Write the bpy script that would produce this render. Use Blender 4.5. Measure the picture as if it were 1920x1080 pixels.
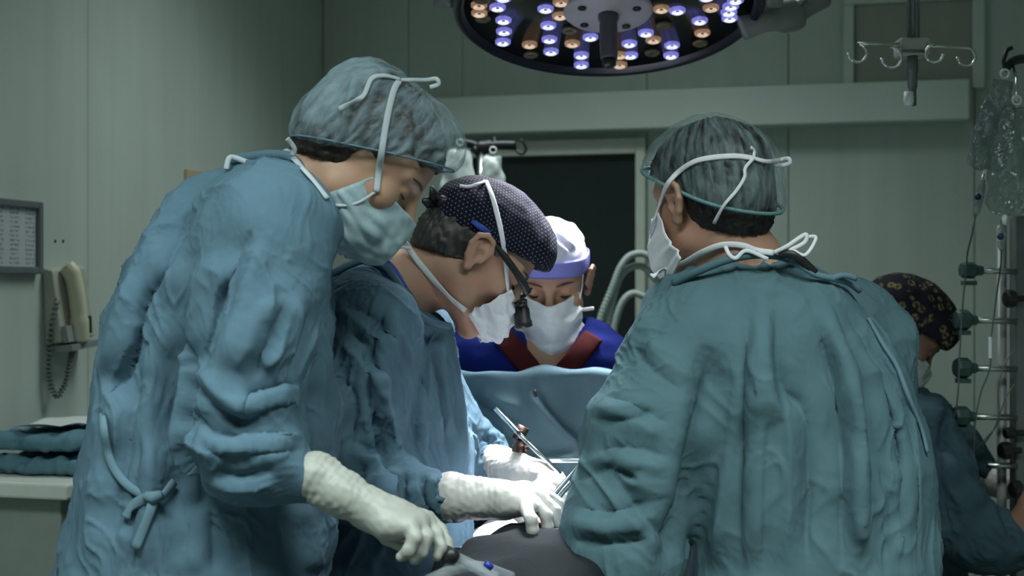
# Operating room: a surgical team around a draped patient under a lit operating lamp.
import bpy, math, random
import numpy as np
from mathutils import Vector, Matrix
from mathutils.bvhtree import BVHTree

random.seed(7)
RNG = np.random.RandomState(11)
for _o in list(bpy.data.objects):
    bpy.data.objects.remove(_o)
SC = bpy.context.scene
COL = SC.collection
PI = math.pi

# ------------------------------------------------------------------ camera
FPX, CZ = 1920 * 50 / 36.0, 1.48
cam_d = bpy.data.cameras.new('camera')
cam = bpy.data.objects.new('camera', cam_d)
COL.objects.link(cam)
cam.location = (0, 0, CZ)
cam.rotation_euler = (PI / 2, 0, 0)
cam_d.lens, cam_d.sensor_width = 50, 36
cam_d.clip_start = 0.05
cam_d.dof.use_dof = True
cam_d.dof.focus_distance = 2.45
cam_d.dof.aperture_fstop = 4.5
SC.camera = cam

# ------------------------------------------------------------------ world, ceiling light, exposure
W = bpy.data.worlds.new('world')
SC.world = W
W.use_nodes = True
W.node_tree.nodes['Background'].inputs[0].default_value = (0.55, 0.68, 0.64, 1)
W.node_tree.nodes['Background'].inputs[1].default_value = 0.15
SC.view_settings.view_transform = 'Standard'
SC.view_settings.look = 'None'
SC.view_settings.exposure = 0.0
SC.view_settings.gamma = 1.0
SC.view_settings.use_curve_mapping = False
CEIL_Z = 2.95
CEILING_LIGHTS = [((0.05, 3.75), 12.0), ((-0.75, 0.95), 36.0), ((0.90, 0.85), 40.0)]      # centre on the ceiling, watts
for (lx, ly), en in CEILING_LIGHTS:
    ld = bpy.data.lights.new('ceiling_panel_light', 'AREA')
    ld.shape, ld.size, ld.size_y = 'RECTANGLE', 1.15, 0.55
    ld.energy, ld.color = en, (0.86, 1.0, 0.96)
    lo = bpy.data.objects.new('ceiling_panel_light', ld)
    COL.objects.link(lo)
    ld.spread = math.radians(124)                                    # louvred panels
    lo.location = (lx, ly, CEIL_Z - 0.05)


def P(px, py, d):
    """point seen at photo pixel (px, py) standing d metres in front of the camera"""
    return np.array([(px - 960.0) * d / FPX, d, CZ - (py - 540.0) * d / FPX])


def V(a):
    return np.array(a, float)


def unit(a):
    a = np.asarray(a, float)
    return a / max(np.linalg.norm(a), 1e-9)


# ------------------------------------------------------------------ objects
def world_loc(o):
    p = np.zeros(3)
    while o is not None:
        p += np.array(o.location)
        o = o.parent
    return p


def thing(name, label, cat, loc=(0, 0, 0), group=None):
    o = bpy.data.objects.new(name, None)
    o.empty_display_size = 0.1
    COL.objects.link(o)
    o.location = tuple(float(c) for c in loc)
    o['label'] = label
    o['category'] = cat
    if group:
        o['group'] = group
    return o


def tag(o, label, cat, group=None):
    o['label'] = label
    o['category'] = cat
    if group:
        o['group'] = group
    return o


def structure(o, label=None):
    o['kind'] = 'structure'
    if label:
        o['label'] = label
    return o


def mesh_obj(name, verts, faces, mat, parent=None, smooth=True, label=None, mats=None, midx=None):
    verts = np.asarray(verts, float)
    off = world_loc(parent) if parent is not None else np.zeros(3)
    me = bpy.data.meshes.new(name)
    if isinstance(faces, np.ndarray):
        me.vertices.add(len(verts))
        me.vertices.foreach_set('co', (verts - off).ravel())
        me.loops.add(faces.size)
        me.loops.foreach_set('vertex_index', faces.ravel().astype(np.int32))
        me.polygons.add(len(faces))
        me.polygons.foreach_set('loop_start', np.arange(0, faces.size, faces.shape[1], dtype=np.int32))
        me.update(calc_edges=True)
    else:
        me.from_pydata((verts - off).tolist(), [], [tuple(int(i) for i in f) for f in faces])
        me.update()
    if smooth:
        me.polygons.foreach_set('use_smooth', np.ones(len(me.polygons), bool))
    for m in (mats or [mat]):
        me.materials.append(m)
    if midx is not None:
        me.polygons.foreach_set('material_index', np.asarray(midx, np.int32))
    o = bpy.data.objects.new(name, me)
    COL.objects.link(o)
    if parent is not None:
        o.parent = parent
    if label:
        o['label'] = label
    return o


def recenter(o):
    """move a top-level mesh's origin to the middle of its base"""
    me = o.data
    n = len(me.vertices)
    co = np.empty(n * 3)
    me.vertices.foreach_get('co', co)
    co = co.reshape(-1, 3)
    lo, hi = co.min(0), co.max(0)
    c = np.array([(lo[0] + hi[0]) / 2, (lo[1] + hi[1]) / 2, lo[2]])
    me.vertices.foreach_set('co', (co - c).ravel())
    me.update()
    o.location = tuple(c)
    return o


def subsurf(o, n=1):
    m = o.modifiers.new('smooth', 'SUBSURF')
    m.levels = m.render_levels = n
    return o


def solid(o, t, off=0.0):
    m = o.modifiers.new('thickness', 'SOLIDIFY')
    m.thickness, m.offset = t, off
    return o


def bevel(o, w, seg=2):
    m = o.modifiers.new('bevel', 'BEVEL')
    m.width, m.segments, m.limit_method = w, seg, 'ANGLE'
    return o


class Geo:
    """collects simple solids into one mesh"""

    def __init__(self):
        self.v, self.f = [], []

    def add(self, v, f):
        n = len(self.v)
        self.v += [tuple(p) for p in np.asarray(v, float)]
        self.f += [tuple(int(i) + n for i in q) for q in f]
        return self

    def box(self, lo, hi, R=None, o=None):
        (x0, y0, z0), (x1, y1, z1) = lo, hi
        v = V([(x0, y0, z0), (x1, y0, z0), (x1, y1, z0), (x0, y1, z0), (x0, y0, z1), (x1, y0, z1), (x1, y1, z1), (x0, y1, z1)])
        if R is not None:
            v = v @ np.asarray(R).T
        if o is not None:
            v = v + o
        return self.add(v, [(0, 3, 2, 1), (4, 5, 6, 7), (0, 1, 5, 4), (1, 2, 6, 5), (2, 3, 7, 6), (3, 0, 4, 7)])

    def tube(self, pts, r, n=10, flat=None, normal=None, caps=True):
        """sweep a round (or flattened) section along a polyline; r scalar or per point"""
        pts = np.asarray(pts, float)
        m = len(pts)
        r = np.broadcast_to(np.asarray(r, float), (m,))
        t = np.gradient(pts, axis=0)
        t /= np.linalg.norm(t, axis=1)[:, None] + 1e-12
        if normal is None:
            a = V([0, 0, 1]) if abs(t[0][2]) < 0.9 else V([1, 0, 0])
            ns = []
            nn = unit(np.cross(t[0], a))
            for i in range(m):
                nn = unit(nn - t[i] * np.dot(nn, t[i]))
                ns.append(nn)
            ns = np.array(ns)
        else:
            ns = np.broadcast_to(np.asarray(normal, float), (m, 3)).copy()
            ns -= t * (ns * t).sum(1)[:, None]
            ns /= np.linalg.norm(ns, axis=1)[:, None] + 1e-12
        bs = np.cross(t, ns)
        ang = np.arange(n) * 2 * PI / n
        k = 1.0 if flat is None else flat
        ring = np.cos(ang)[None, :, None] * bs[:, None, :] + k * np.sin(ang)[None, :, None] * ns[:, None, :]
        v = pts[:, None, :] + ring * r[:, None, None]
        f = []
        for i in range(m - 1):
            for j in range(n):
                a0, a1 = i * n + j, i * n + (j + 1) % n
                f.append((a0, a1, a1 + n, a0 + n))
        if caps:
            f.append(tuple(reversed(range(n))))
            f.append(tuple(range((m - 1) * n, m * n)))
        return self.add(v.reshape(-1, 3), f)

    def lathe(self, prof, o, axis=(0, 0, 1), n=24):
        """profile [(radius, height)] turned about axis through o"""
        ax = unit(axis)
        a = V([1, 0, 0]) if abs(ax[0]) < 0.9 else V([0, 1, 0])
        e1 = unit(np.cross(ax, a))
        e2 = np.cross(ax, e1)
        ang = np.arange(n) * 2 * PI / n
        c = np.cos(ang)[:, None] * e1 + np.sin(ang)[:, None] * e2
        v = np.concatenate([np.asarray(o) + ax * h + c * max(r, 1e-5) for r, h in prof])
        f = []
        for i in range(len(prof) - 1):
            for j in range(n):
                a0, a1 = i * n + j, i * n + (j + 1) % n
                f.append((a0, a1, a1 + n, a0 + n))
        f.append(tuple(reversed(range(n))))
        f.append(tuple(range((len(prof) - 1) * n, len(prof) * n)))
        return self.add(v, f)

    def build(self, name, mat, parent=None, smooth=True, label=None):
        return mesh_obj(name, self.v, self.f, mat, parent, smooth, label)


def spline(pts, n=8):
    """Catmull-Rom through the points, n steps a span"""
    p = np.asarray(pts, float)
    if len(p) < 3:
        t = np.linspace(0, 1, n + 1)[:, None]
        return p[0] * (1 - t) + p[-1] * t
    q = np.concatenate([[2 * p[0] - p[1]], p, [2 * p[-1] - p[-2]]])
    out = []
    for i in range(1, len(q) - 2):
        a, b, c, d = q[i - 1], q[i], q[i + 1], q[i + 2]
        for t in np.arange(n) / n:
            out.append(0.5 * (2 * b + (c - a) * t + (2 * a - 5 * b + 4 * c - d) * t * t + (3 * b - a - 3 * c + d) * t ** 3))
    out.append(p[-1])
    return np.array(out)


def sheet(ctrl, nu, nv, fn=None):
    """smooth grid through a control net ctrl[row][col]; fn(u, v, points, normals) may displace it"""
    c = np.asarray(ctrl, float)
    rows = np.array([spline(r, nu) for r in c])
    g = np.array([spline(rows[:, j], nv) for j in range(rows.shape[1])]).transpose(1, 0, 2)
    if fn is not None:
        m, n = g.shape[:2]
        du = np.gradient(g, axis=1)
        dv = np.gradient(g, axis=0)
        nn = np.cross(du, dv)
        nn /= np.linalg.norm(nn, axis=2)[..., None] + 1e-12
        uu, vv = np.meshgrid(np.linspace(0, 1, n), np.linspace(0, 1, m))
        g = g + nn * fn(uu, vv)[..., None]
    m, n = g.shape[:2]
    f = [(i * n + j, i * n + j + 1, (i + 1) * n + j + 1, (i + 1) * n + j) for i in range(m - 1) for j in range(n - 1)]
    return g.reshape(-1, 3), f


# ------------------------------------------------------------------ signed-distance sculpting
class Prim:
    def __init__(self, f, lo, hi, k=0.0, op='u'):
        self.f, self.lo, self.hi, self.k, self.op = f, np.asarray(lo, float), np.asarray(hi, float), k, op


def ell(c, r, R=None, k=0.01, op='u'):
    c, r = V(c), V(r)
    R = np.eye(3) if R is None else np.asarray(R, float)

    def f(x, y, z):
        dx, dy, dz = x - c[0], y - c[1], z - c[2]
        q = [(R[0, i] * dx + R[1, i] * dy + R[2, i] * dz) / r[i] for i in range(3)]
        k0 = np.sqrt(q[0] ** 2 + q[1] ** 2 + q[2] ** 2)
        k1 = np.sqrt((q[0] / r[0]) ** 2 + (q[1] / r[1]) ** 2 + (q[2] / r[2]) ** 2) + 1e-9
        return k0 * (k0 - 1) / k1
    m = r.max()
    return Prim(f, c - m, c + m, k, op)


def cone(a, b, r1, r2, k=0.01, op='u', flat=None, fdir=(0, 1, 0)):
    """round cone from a to b; flat < 1 squashes it along fdir"""
    a, b = V(a), V(b)
    ba = b - a
    l2 = float(ba @ ba) + 1e-12
    fd = unit(fdir)
    s = 1.0 if flat is None else flat

    def f(x, y, z):
        px, py, pz = x - a[0], y - a[1], z - a[2]
        h = np.clip((px * ba[0] + py * ba[1] + pz * ba[2]) / l2, 0, 1)
        qx, qy, qz = px - h * ba[0], py - h * ba[1], pz - h * ba[2]
        if flat is not None:
            e = (qx * fd[0] + qy * fd[1] + qz * fd[2]) * (1 / s - 1)
            qx, qy, qz = qx + e * fd[0], qy + e * fd[1], qz + e * fd[2]
        d = np.sqrt(qx * qx + qy * qy + qz * qz) - (r1 + (r2 - r1) * h)
        return d * (s if s < 1 else 1.0)
    m = max(r1, r2) * max(1, s)
    return Prim(f, np.minimum(a, b) - m, np.maximum(a, b) + m, k, op)


def chain(pts, rs, k=0.01, op='u', flat=None, fdir=(0, 1, 0)):
    return [cone(pts[i], pts[i + 1], rs[i], rs[i + 1], k, op, flat, fdir) for i in range(len(pts) - 1)]


def rowloft(rows, k=0.03, th=0.0, ex=2.3):
    """upright body of elliptical sections; rows = (z, cx, cy, half-width, half-depth)"""
    rows = np.array(sorted(rows, key=lambda r: r[0]), float)
    zz = rows[:, 0]
    n = len(zz)
    dense = np.linspace(zz[0], zz[-1], 240)
    cols = []
    for j in range(1, 5):
        y = rows[:, j]
        m = np.gradient(y, zz)
        i = np.clip(np.searchsorted(zz, dense) - 1, 0, n - 2)
        h = zz[i + 1] - zz[i]
        t = (dense - zz[i]) / h
        cols.append((2 * t ** 3 - 3 * t ** 2 + 1) * y[i] + (t ** 3 - 2 * t ** 2 + t) * h * m[i] + (-2 * t ** 3 + 3 * t ** 2) * y[i + 1] + (t ** 3 - t ** 2) * h * m[i + 1])
    ct, st = math.cos(th), math.sin(th)

    def f(x, y, z):
        zf = np.asarray(z).ravel()
        cx, cy, a, b = [np.interp(zf, dense, c).reshape(np.shape(z)) for c in cols]
        a, b = np.maximum(a, 0.01), np.maximum(b, 0.01)
        dx, dy = x - cx, y - cy
        u, w = dx * ct + dy * st, -dx * st + dy * ct
        rr = (np.abs(u / a) ** ex + np.abs(w / b) ** ex) ** (1 / ex)
        gx, gy = u / (a * a), w / (b * b)
        g = np.sqrt(gx * gx + gy * gy) / np.maximum(np.sqrt((u / a) ** 2 + (w / b) ** 2), 1e-6)
        d = (rr - 1) / np.maximum(g, 1e-3)
        d = d * 0.75
        d = np.maximum(d, np.maximum(z - zz[-1], zz[0] - z))
        return d
    m = np.maximum(rows[:, 3], rows[:, 4]).max() + 0.02
    lo = [rows[:, 1].min() - m, rows[:, 2].min() - m, zz[0]]
    hi = [rows[:, 1].max() + m, rows[:, 2].max() + m, zz[-1]]
    return Prim(f, lo, hi, k)


def axis_grid(lo, hi, res, fine=None, fres=None):
    if fine is None:
        return np.arange(lo, hi + res, res)
    out, x = [], lo
    while x < hi + res:
        out.append(x)
        d = 0 if fine[0] <= x <= fine[1] else min(abs(x - fine[0]), abs(x - fine[1]))
        x += min(res, fres + 0.12 * d)
    return np.array(out)


def sdf_mesh(prims, res, fine=None, fres=None):
    pad = 3 * res if fine is None else 0.03
    uni = [p for p in prims if p.op == 'u']
    lo = np.min([p.lo for p in uni], 0) - pad
    hi = np.max([p.hi for p in uni], 0) + pad
    ax = [axis_grid(lo[i], hi[i], res, None if fine is None else (fine[0][i], fine[1][i]), fres) for i in range(3)]
    val = np.full([len(a) for a in ax], 1.0, np.float32)
    for p in prims:
        mg = 0.05 + p.k
        sl = []
        for i in range(3):
            i0 = max(0, np.searchsorted(ax[i], p.lo[i] - mg) - 1)
            i1 = min(len(ax[i]), np.searchsorted(ax[i], p.hi[i] + mg) + 1)
            sl.append(slice(i0, max(i1, i0 + 1)))
        x = ax[0][sl[0]][:, None, None]
        y = ax[1][sl[1]][None, :, None]
        z = ax[2][sl[2]][None, None, :]
        d = np.broadcast_to(p.f(x, y, z), val[tuple(sl)].shape).astype(np.float32)
        cur = val[tuple(sl)]
        if p.op == 'u':
            if p.k > 0:
                h = np.maximum(p.k - np.abs(cur - d), 0) / p.k
                cur = np.minimum(cur, d) - h * h * p.k * 0.25
            else:
                cur = np.minimum(cur, d)
        elif p.op == 's':
            d = -d
            if p.k > 0:
                h = np.maximum(p.k - np.abs(cur - d), 0) / p.k
                cur = np.maximum(cur, d) + h * h * p.k * 0.25
            else:
                cur = np.maximum(cur, d)
        else:                                   # 'i': keep only what lies inside
            full = np.broadcast_to(p.f(ax[0][:, None, None], ax[1][None, :, None], ax[2][None, None, :]), val.shape)
            val = np.maximum(val, full).astype(np.float32)
            continue
        val[tuple(sl)] = cur
    return surface_nets(val, *ax)


def halfspace(o, n):
    """inside = the side n points away from"""
    o, n = V(o), unit(n)
    return Prim(lambda x, y, z: (x - o[0]) * n[0] + (y - o[1]) * n[1] + (z - o[2]) * n[2], [-9] * 3, [9] * 3, 0, 'i')


def surface_nets(val, xs, ys, zs):
    s = val < 0
    nx, ny, nz = val.shape
    cnt = np.zeros((nx - 1, ny - 1, nz - 1), np.int8)
    for i in (0, 1):
        for j in (0, 1):
            for k in (0, 1):
                cnt += s[i:nx - 1 + i, j:ny - 1 + j, k:nz - 1 + k]
    I, J, K = np.nonzero((cnt > 0) & (cnt < 8))
    C = np.array([[i, j, k] for i in (0, 1) for j in (0, 1) for k in (0, 1)])
    cv = np.stack([val[I + c[0], J + c[1], K + c[2]] for c in C], 1).astype(float)
    acc, num = np.zeros((len(I), 3)), np.zeros(len(I))
    for a in range(8):
        for b in range(a + 1, 8):
            if np.abs(C[a] - C[b]).sum() != 1:
                continue
            va, vb = cv[:, a], cv[:, b]
            m = (va < 0) != (vb < 0)
            t = np.where(m, va / np.where(m, va - vb, 1), 0)
            acc += np.where(m[:, None], C[a] + t[:, None] * (C[b] - C[a]), 0)
            num += m
    q = acc / num[:, None]
    vx = xs[I] + q[:, 0] * (xs[I + 1] - xs[I])
    vy = ys[J] + q[:, 1] * (ys[J + 1] - ys[J])
    vz = zs[K] + q[:, 2] * (zs[K + 1] - zs[K])
    idx = np.full(cnt.shape, -1, np.int64)
    idx[I, J, K] = np.arange(len(I))
    quads = []
    a, b = s[:-1, 1:-1, 1:-1], s[1:, 1:-1, 1:-1]
    for d in range(3):
        if d == 0:
            m = s[:-1, 1:-1, 1:-1] != s[1:, 1:-1, 1:-1]
            i, j, k = np.nonzero(m)
            j, k = j + 1, k + 1
            qd = np.stack([idx[i, j - 1, k - 1], idx[i, j, k - 1], idx[i, j, k], idx[i, j - 1, k]], 1)
        elif d == 1:
            m = s[1:-1, :-1, 1:-1] != s[1:-1, 1:, 1:-1]
            i, j, k = np.nonzero(m)
            i, k = i + 1, k + 1
            qd = np.stack([idx[i - 1, j, k - 1], idx[i - 1, j, k], idx[i, j, k], idx[i, j, k - 1]], 1)
        else:
            m = s[1:-1, 1:-1, :-1] != s[1:-1, 1:-1, 1:]
            i, j, k = np.nonzero(m)
            i, j = i + 1, j + 1
            qd = np.stack([idx[i - 1, j - 1, k], idx[i, j - 1, k], idx[i, j, k], idx[i - 1, j, k]], 1)
        flip = ~s[i, j, k]
        qd[flip] = qd[flip][:, ::-1]
        quads.append(qd)
    quads = np.concatenate(quads)
    quads = quads[(quads >= 0).all(1)]
    return np.stack([vx, vy, vz], 1), quads


def normals_of(v, q):
    n = np.cross(v[q[:, 2]] - v[q[:, 0]], v[q[:, 3]] - v[q[:, 1]])
    out = np.stack([np.bincount(q.ravel(), np.repeat(n[:, c], 4), len(v)) for c in range(3)], 1)
    return out / (np.linalg.norm(out, axis=1)[:, None] + 1e-12)


def edges_of(q, diag=False):
    e = np.concatenate([q[:, [0, 1]], q[:, [1, 2]], q[:, [2, 3]], q[:, [3, 0]]])
    e = np.unique(np.sort(e, 1), axis=0)
    if diag:
        e = np.concatenate([e, q[:, [0, 2]], q[:, [1, 3]]])
    return e


def relax(v, q, n=2, w=0.5):
    e = edges_of(q)
    deg = np.bincount(e.ravel(), minlength=len(v)).astype(float)
    v = v.copy()
    for _ in range(n):
        a = np.stack([np.bincount(e[:, 0], v[e[:, 1], c], len(v)) + np.bincount(e[:, 1], v[e[:, 0], c], len(v)) for c in range(3)], 1)
        v += w * (a / deg[:, None] - v)
    return v


def waves(p, wl, K=24, seed=0, stretch=None):
    """smooth random field of wavelength wl; stretch = (axis, factor) makes it long along that axis"""
    r = np.random.RandomState(seed)
    d = r.normal(size=(K, 3))
    d /= np.linalg.norm(d, axis=1)[:, None]
    if stretch is not None:
        ax = unit(stretch[0])
        d = d - (1 - 1 / stretch[1]) * (d @ ax)[:, None] * ax
    d *= (2 * PI / wl) * r.uniform(0.7, 1.4, (K, 1))
    return np.sin(p @ d.T + r.uniform(0, 2 * PI, K)).sum(1) * math.sqrt(2.0 / K)


def compact(v, q):
    used = np.zeros(len(v), bool)
    used[q.ravel()] = True
    new = np.cumsum(used) - 1
    return v[used], new[q]


def subdivide(v, q):
    """split every quad in four and round the result"""
    e = np.concatenate([q[:, [0, 1]], q[:, [1, 2]], q[:, [2, 3]], q[:, [3, 0]]])
    e = np.sort(e, 1)
    key = e[:, 0] * len(v) + e[:, 1]
    u, first, inv = np.unique(key, return_index=True, return_inverse=True)
    em = v[e[first]].mean(1)
    fc = v[q].mean(1)
    nv, ne, nq = len(v), len(em), len(q)
    inv = inv.reshape(4, nq) + nv
    c = np.arange(nq) + nv + ne
    quads = np.concatenate([np.stack([q[:, k], inv[k], c, inv[(k + 3) % 4]], 1) for k in range(4)])
    return relax(np.concatenate([v, em, fc]), quads, 2, 0.5), quads


def creases(v, q, limbs, seed=0, layers=((1.0, 1.0, 4.0), (0.5, 0.45, 3.2), (0.26, 0.20, 2.6))):
    """crisp pressed ridges running along each limb; limbs: (a, b, radius, wavelength, height, direction)"""
    n = normals_of(v, q)
    wsum, h = np.zeros(len(v)) + 1e-9, np.zeros(len(v))
    warp = v + 0.016 * np.stack([waves(v, 0.16, 8, seed + 50 + c) for c in range(3)], 1)
    for k, (a, b, r, wl, ht, ax) in enumerate(limbs):
        a, b = V(a), V(b)
        ba = b - a
        t = np.clip(((v - a) @ ba) / (ba @ ba), 0, 1)
        dist = np.linalg.norm(v - a - t[:, None] * ba, axis=1) / r
        w = np.exp(-dist ** 2 * 2.2) + 1e-9
        tot = 0
        for m, (fw, fh, fs) in enumerate(layers):
            axm = unit(V(ax) + 0.35 * (m - 0.5) * unit(np.cross(ax, [0, 1, 0])))
            f = waves(warp, wl * fw, 12, seed + 7 * k + 31 * m, (axm, fs))
            rd = 1 - np.minimum(np.abs(f) / 1.15, 1)
            mod = np.clip(0.45 + 0.75 * waves(v, 0.20 * (fw ** 0.5), 8, seed + 90 + k + 5 * m), 0, 1)
            tot = tot + ht * fh * (rd ** 2.0 - 0.25) * mod
        h += w * tot
        wsum += w
    return v + n * (h / wsum)[:, None]


def project(v):
    d = np.maximum(v[:, 1], 0.1)
    return np.stack([960 + v[:, 0] * FPX / d, 540 - (v[:, 2] - CZ) * FPX / d], 1)


def along(v, pts, r, soft=0.25):
    """1 on the surface of the limb through pts, fading to 0 just beyond its radius"""
    best = np.full(len(v), 9.0)
    for a, b in zip(pts[:-1], pts[1:]):
        ba = b - a
        t = np.clip(((v - a) @ ba) / (ba @ ba), 0, 1)
        best = np.minimum(best, np.linalg.norm(v - a - t[:, None] * ba, axis=1))
    return np.clip((1.45 - best / r) / soft, 0, 1)


def strokes(v, q, lst, keep=None):
    """press cloth folds into the surface: each (polyline seen in the photo, half-width m, height m, profile, side)"""
    for st in lst:
        poly, w, h = st[0], st[1], st[2]
        prof = st[3] if len(st) > 3 else 'r'
        n = normals_of(v, q)
        uv = project(v)
        view = v - V([0, 0, CZ])
        face = (n * view).sum(1) < 0
        pts = spline(np.array(poly, float), 6) if len(poly) > 2 else np.array(poly, float)
        mg = 6 * w * FPX / 1.8
        pick = np.nonzero(face & (uv > pts.min(0) - mg).all(1) & (uv < pts.max(0) + mg).all(1))[0]
        uv = uv[pick]
        best = np.full(len(pick), 1e9)
        sgn = np.zeros(len(pick))
        par = np.zeros(len(pick))
        seg = np.linalg.norm(np.diff(pts, axis=0), axis=1)
        cum = np.concatenate([[0], np.cumsum(seg)])
        for i in range(len(pts) - 1):
            a, b = pts[i], pts[i + 1]
            ab = b - a
            t = np.clip(((uv - a) @ ab) / (ab @ ab + 1e-9), 0, 1)
            dd = uv - a - t[:, None] * ab
            dist = np.linalg.norm(dd, axis=1)
            m = dist < best
            best[m] = dist[m]
            sgn[m] = np.sign(ab[0] * dd[m, 1] - ab[1] * dd[m, 0])
            par[m] = (cum[i] + t[m] * seg[i]) / cum[-1]
        s = best * sgn * v[pick, 1] / FPX
        tap = np.clip(np.minimum(par, 1 - par) / 0.22, 0, 1)
        tap = tap * tap * (3 - 2 * tap) * 0.9 + 0.1
        if prof == 'r':
            g = np.exp(-(s / w) ** 2)
        else:                                    # 'f': groove with a rolled ridge on one side
            sd = st[4] if len(st) > 4 else 1
            g = -np.exp(-np.abs(s) / (0.8 * w)) + 0.9 * np.exp(-(np.abs(s - sd * 2.0 * w) / (1.5 * w)) ** 1.4)
        amt = np.where(np.abs(s) < 6 * w, h * g * tap, 0)
        if keep is not None:
            amt = amt * keep[pick]
        v = v.copy()
        v[pick] += n[pick] * amt[:, None]
    return v


def wrinkle(v, q, limbs, iters=120, seed=0, amp=0.0025, wl=0.05, anchor=0.012, bend=0.25, grav=0.0, inside=0.012, free=None):
    """let the cloth be a little larger than the shape it covers, so it buckles into folds.
    limbs: (a, b, radius, slack along the limb, slack around it)"""
    x0 = v.copy()
    n0 = normals_of(v, q)
    e = edges_of(q, True)
    i, j = e[:, 0], e[:, 1]
    mid = (v[i] + v[j]) / 2
    d0 = v[j] - v[i]
    L0 = np.linalg.norm(d0, axis=1)
    dn = d0 / L0[:, None]
    wsum, s = np.zeros(len(e)), np.zeros(len(e))
    for a, b, r, sa, sh in limbs:
        a, b = V(a), V(b)
        ba = b - a
        t = np.clip(((mid - a) @ ba) / (ba @ ba), 0, 1)
        dist = np.linalg.norm(mid - a - t[:, None] * ba, axis=1) / r
        w = np.exp(-dist ** 2 * 2.2) + 1e-9
        c2 = (dn @ unit(ba)) ** 2
        s += w * (sa * c2 + sh * (1 - c2))
        wsum += w
    rest = L0 * (1 + s / wsum)
    e4 = edges_of(q)
    nv = len(v)
    deg = np.bincount(e4.ravel(), minlength=nv).astype(float)
    degc = np.bincount(e.ravel(), minlength=nv).astype(float)

    def lap(u):
        a = np.stack([np.bincount(e4[:, 0], u[e4[:, 1], c], nv) + np.bincount(e4[:, 1], u[e4[:, 0], c], nv) for c in range(3)], 1)
        return a / deg[:, None] - u
    x = v + n0 * (amp * waves(v, wl, 40, seed))[:, None]
    f = np.ones(nv) if free is None else free
    for it in range(iters):
        d = x[j] - x[i]
        L = np.linalg.norm(d, axis=1) + 1e-12
        c = d * (0.5 * (L - rest) / L)[:, None]
        dx = np.stack([np.bincount(i, c[:, k], nv) - np.bincount(j, c[:, k], nv) for k in range(3)], 1)
        x = x + dx / degc[:, None] * 1.9
        x[:, 2] -= grav
        u = x - x0
        l1 = lap(u)
        x = x - bend * lap(l1) + 0.02 * l1 - anchor * u
        if it % 4 == 3:
            h = ((x - x0) * n0).sum(1)
            low = np.minimum(h + inside, 0)
            x -= n0 * low[:, None]
    return x0 + (x - x0) * f[:, None]


def hit(px, py, bvhs):
    """surface point and normal under a photo pixel"""
    o = Vector((0, 0, CZ))
    d = Vector(tuple(P(px, py, 1.0) - V([0, 0, CZ]))).normalized()
    best = None
    for b in bvhs:
        r = b.ray_cast(o, d, 9.0)
        if r[0] is not None and (best is None or r[3] < best[2]):
            best = (np.array(r[0]), np.array(r[1]), r[3])
    return best


def bvh_of(*objs):
    out = []
    for o in objs:
        me = o.data
        co = np.empty(len(me.vertices) * 3)
        me.vertices.foreach_get('co', co)
        co = co.reshape(-1, 3) + world_loc(o)
        out.append(BVHTree.FromPolygons(co.tolist(), [tuple(p.vertices) for p in me.polygons]))
    return out


def ribbon(name, pts, width, mat, parent, bvhs=None, thick=0.0012, lift=0.003, n=6, label=None, normal=None):
    """flat tape; pts are (px, py) laid on the surface under them, or (px, py, depth) hanging free"""
    P3, N3 = [], []
    for p in pts:
        if len(p) == 2 and bvhs:
            h = hit(p[0], p[1], bvhs)
            if h is not None:
                P3.append(h[0] + h[1] * lift)
                N3.append(h[1])
                continue
            p = (p[0], p[1], P3[-1][1] if P3 else 2.4)
        elif len(p) == 2:
            p = (p[0], p[1], P3[-1][1])
        P3.append(P(*p))
        N3.append(V([0, -1, 0.1]) if normal is None else V(normal))
    c = spline(P3, n)
    nn = spline(N3, n)
    g = Geo()
    g.tube(c, width / 2, 8, flat=thick / width * 2, normal=nn)
    return g.build(name, mat, parent, True, label)


# ------------------------------------------------------------------ materials
MATS = {}


class NT:
    def __init__(self, name):
        m = bpy.data.materials.new(name)
        m.use_nodes = True
        self.m, self.t = m, m.node_tree
        self.b = self.t.nodes['Principled BSDF']
        self.out = self.t.nodes['Material Output']

    def n(self, kind, **kw):
        nd = self.t.nodes.new(kind)
        for k, v in kw.items():
            if isinstance(k, str) and k.startswith('i_'):
                nd.inputs[k[2:].replace('_', ' ')].default_value = v
            else:
                setattr(nd, k, v)
        return nd

    def l(self, a, b):
        self.t.links.new(a, b)

    def coords(self, scale=(1, 1, 1), kind='Object'):
        c = self.n('ShaderNodeTexCoord')
        mp = self.n('ShaderNodeMapping')
        mp.inputs['Scale'].default_value = scale
        self.l(c.outputs[kind], mp.inputs['Vector'])
        return mp.outputs['Vector']

    def ramp(self, fac, stops):
        r = self.n('ShaderNodeValToRGB')
        el = r.color_ramp.elements
        while len(el) < len(stops):
            el.new(0.5)
        for e, (p, c) in zip(el, stops):
            e.position = p
            e.color = (*c, 1) if len(c) == 3 else c
        self.l(fac, r.inputs[0])
        return r.outputs[0]

    def bump(self, h, strength=0.2, dist=0.002, prev=None):
        b = self.n('ShaderNodeBump')
        b.inputs['Strength'].default_value = strength
        b.inputs['Distance'].default_value = dist
        self.l(h, b.inputs['Height'])
        if prev is not None:
            self.l(prev, b.inputs['Normal'])
        return b.outputs['Normal']


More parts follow.
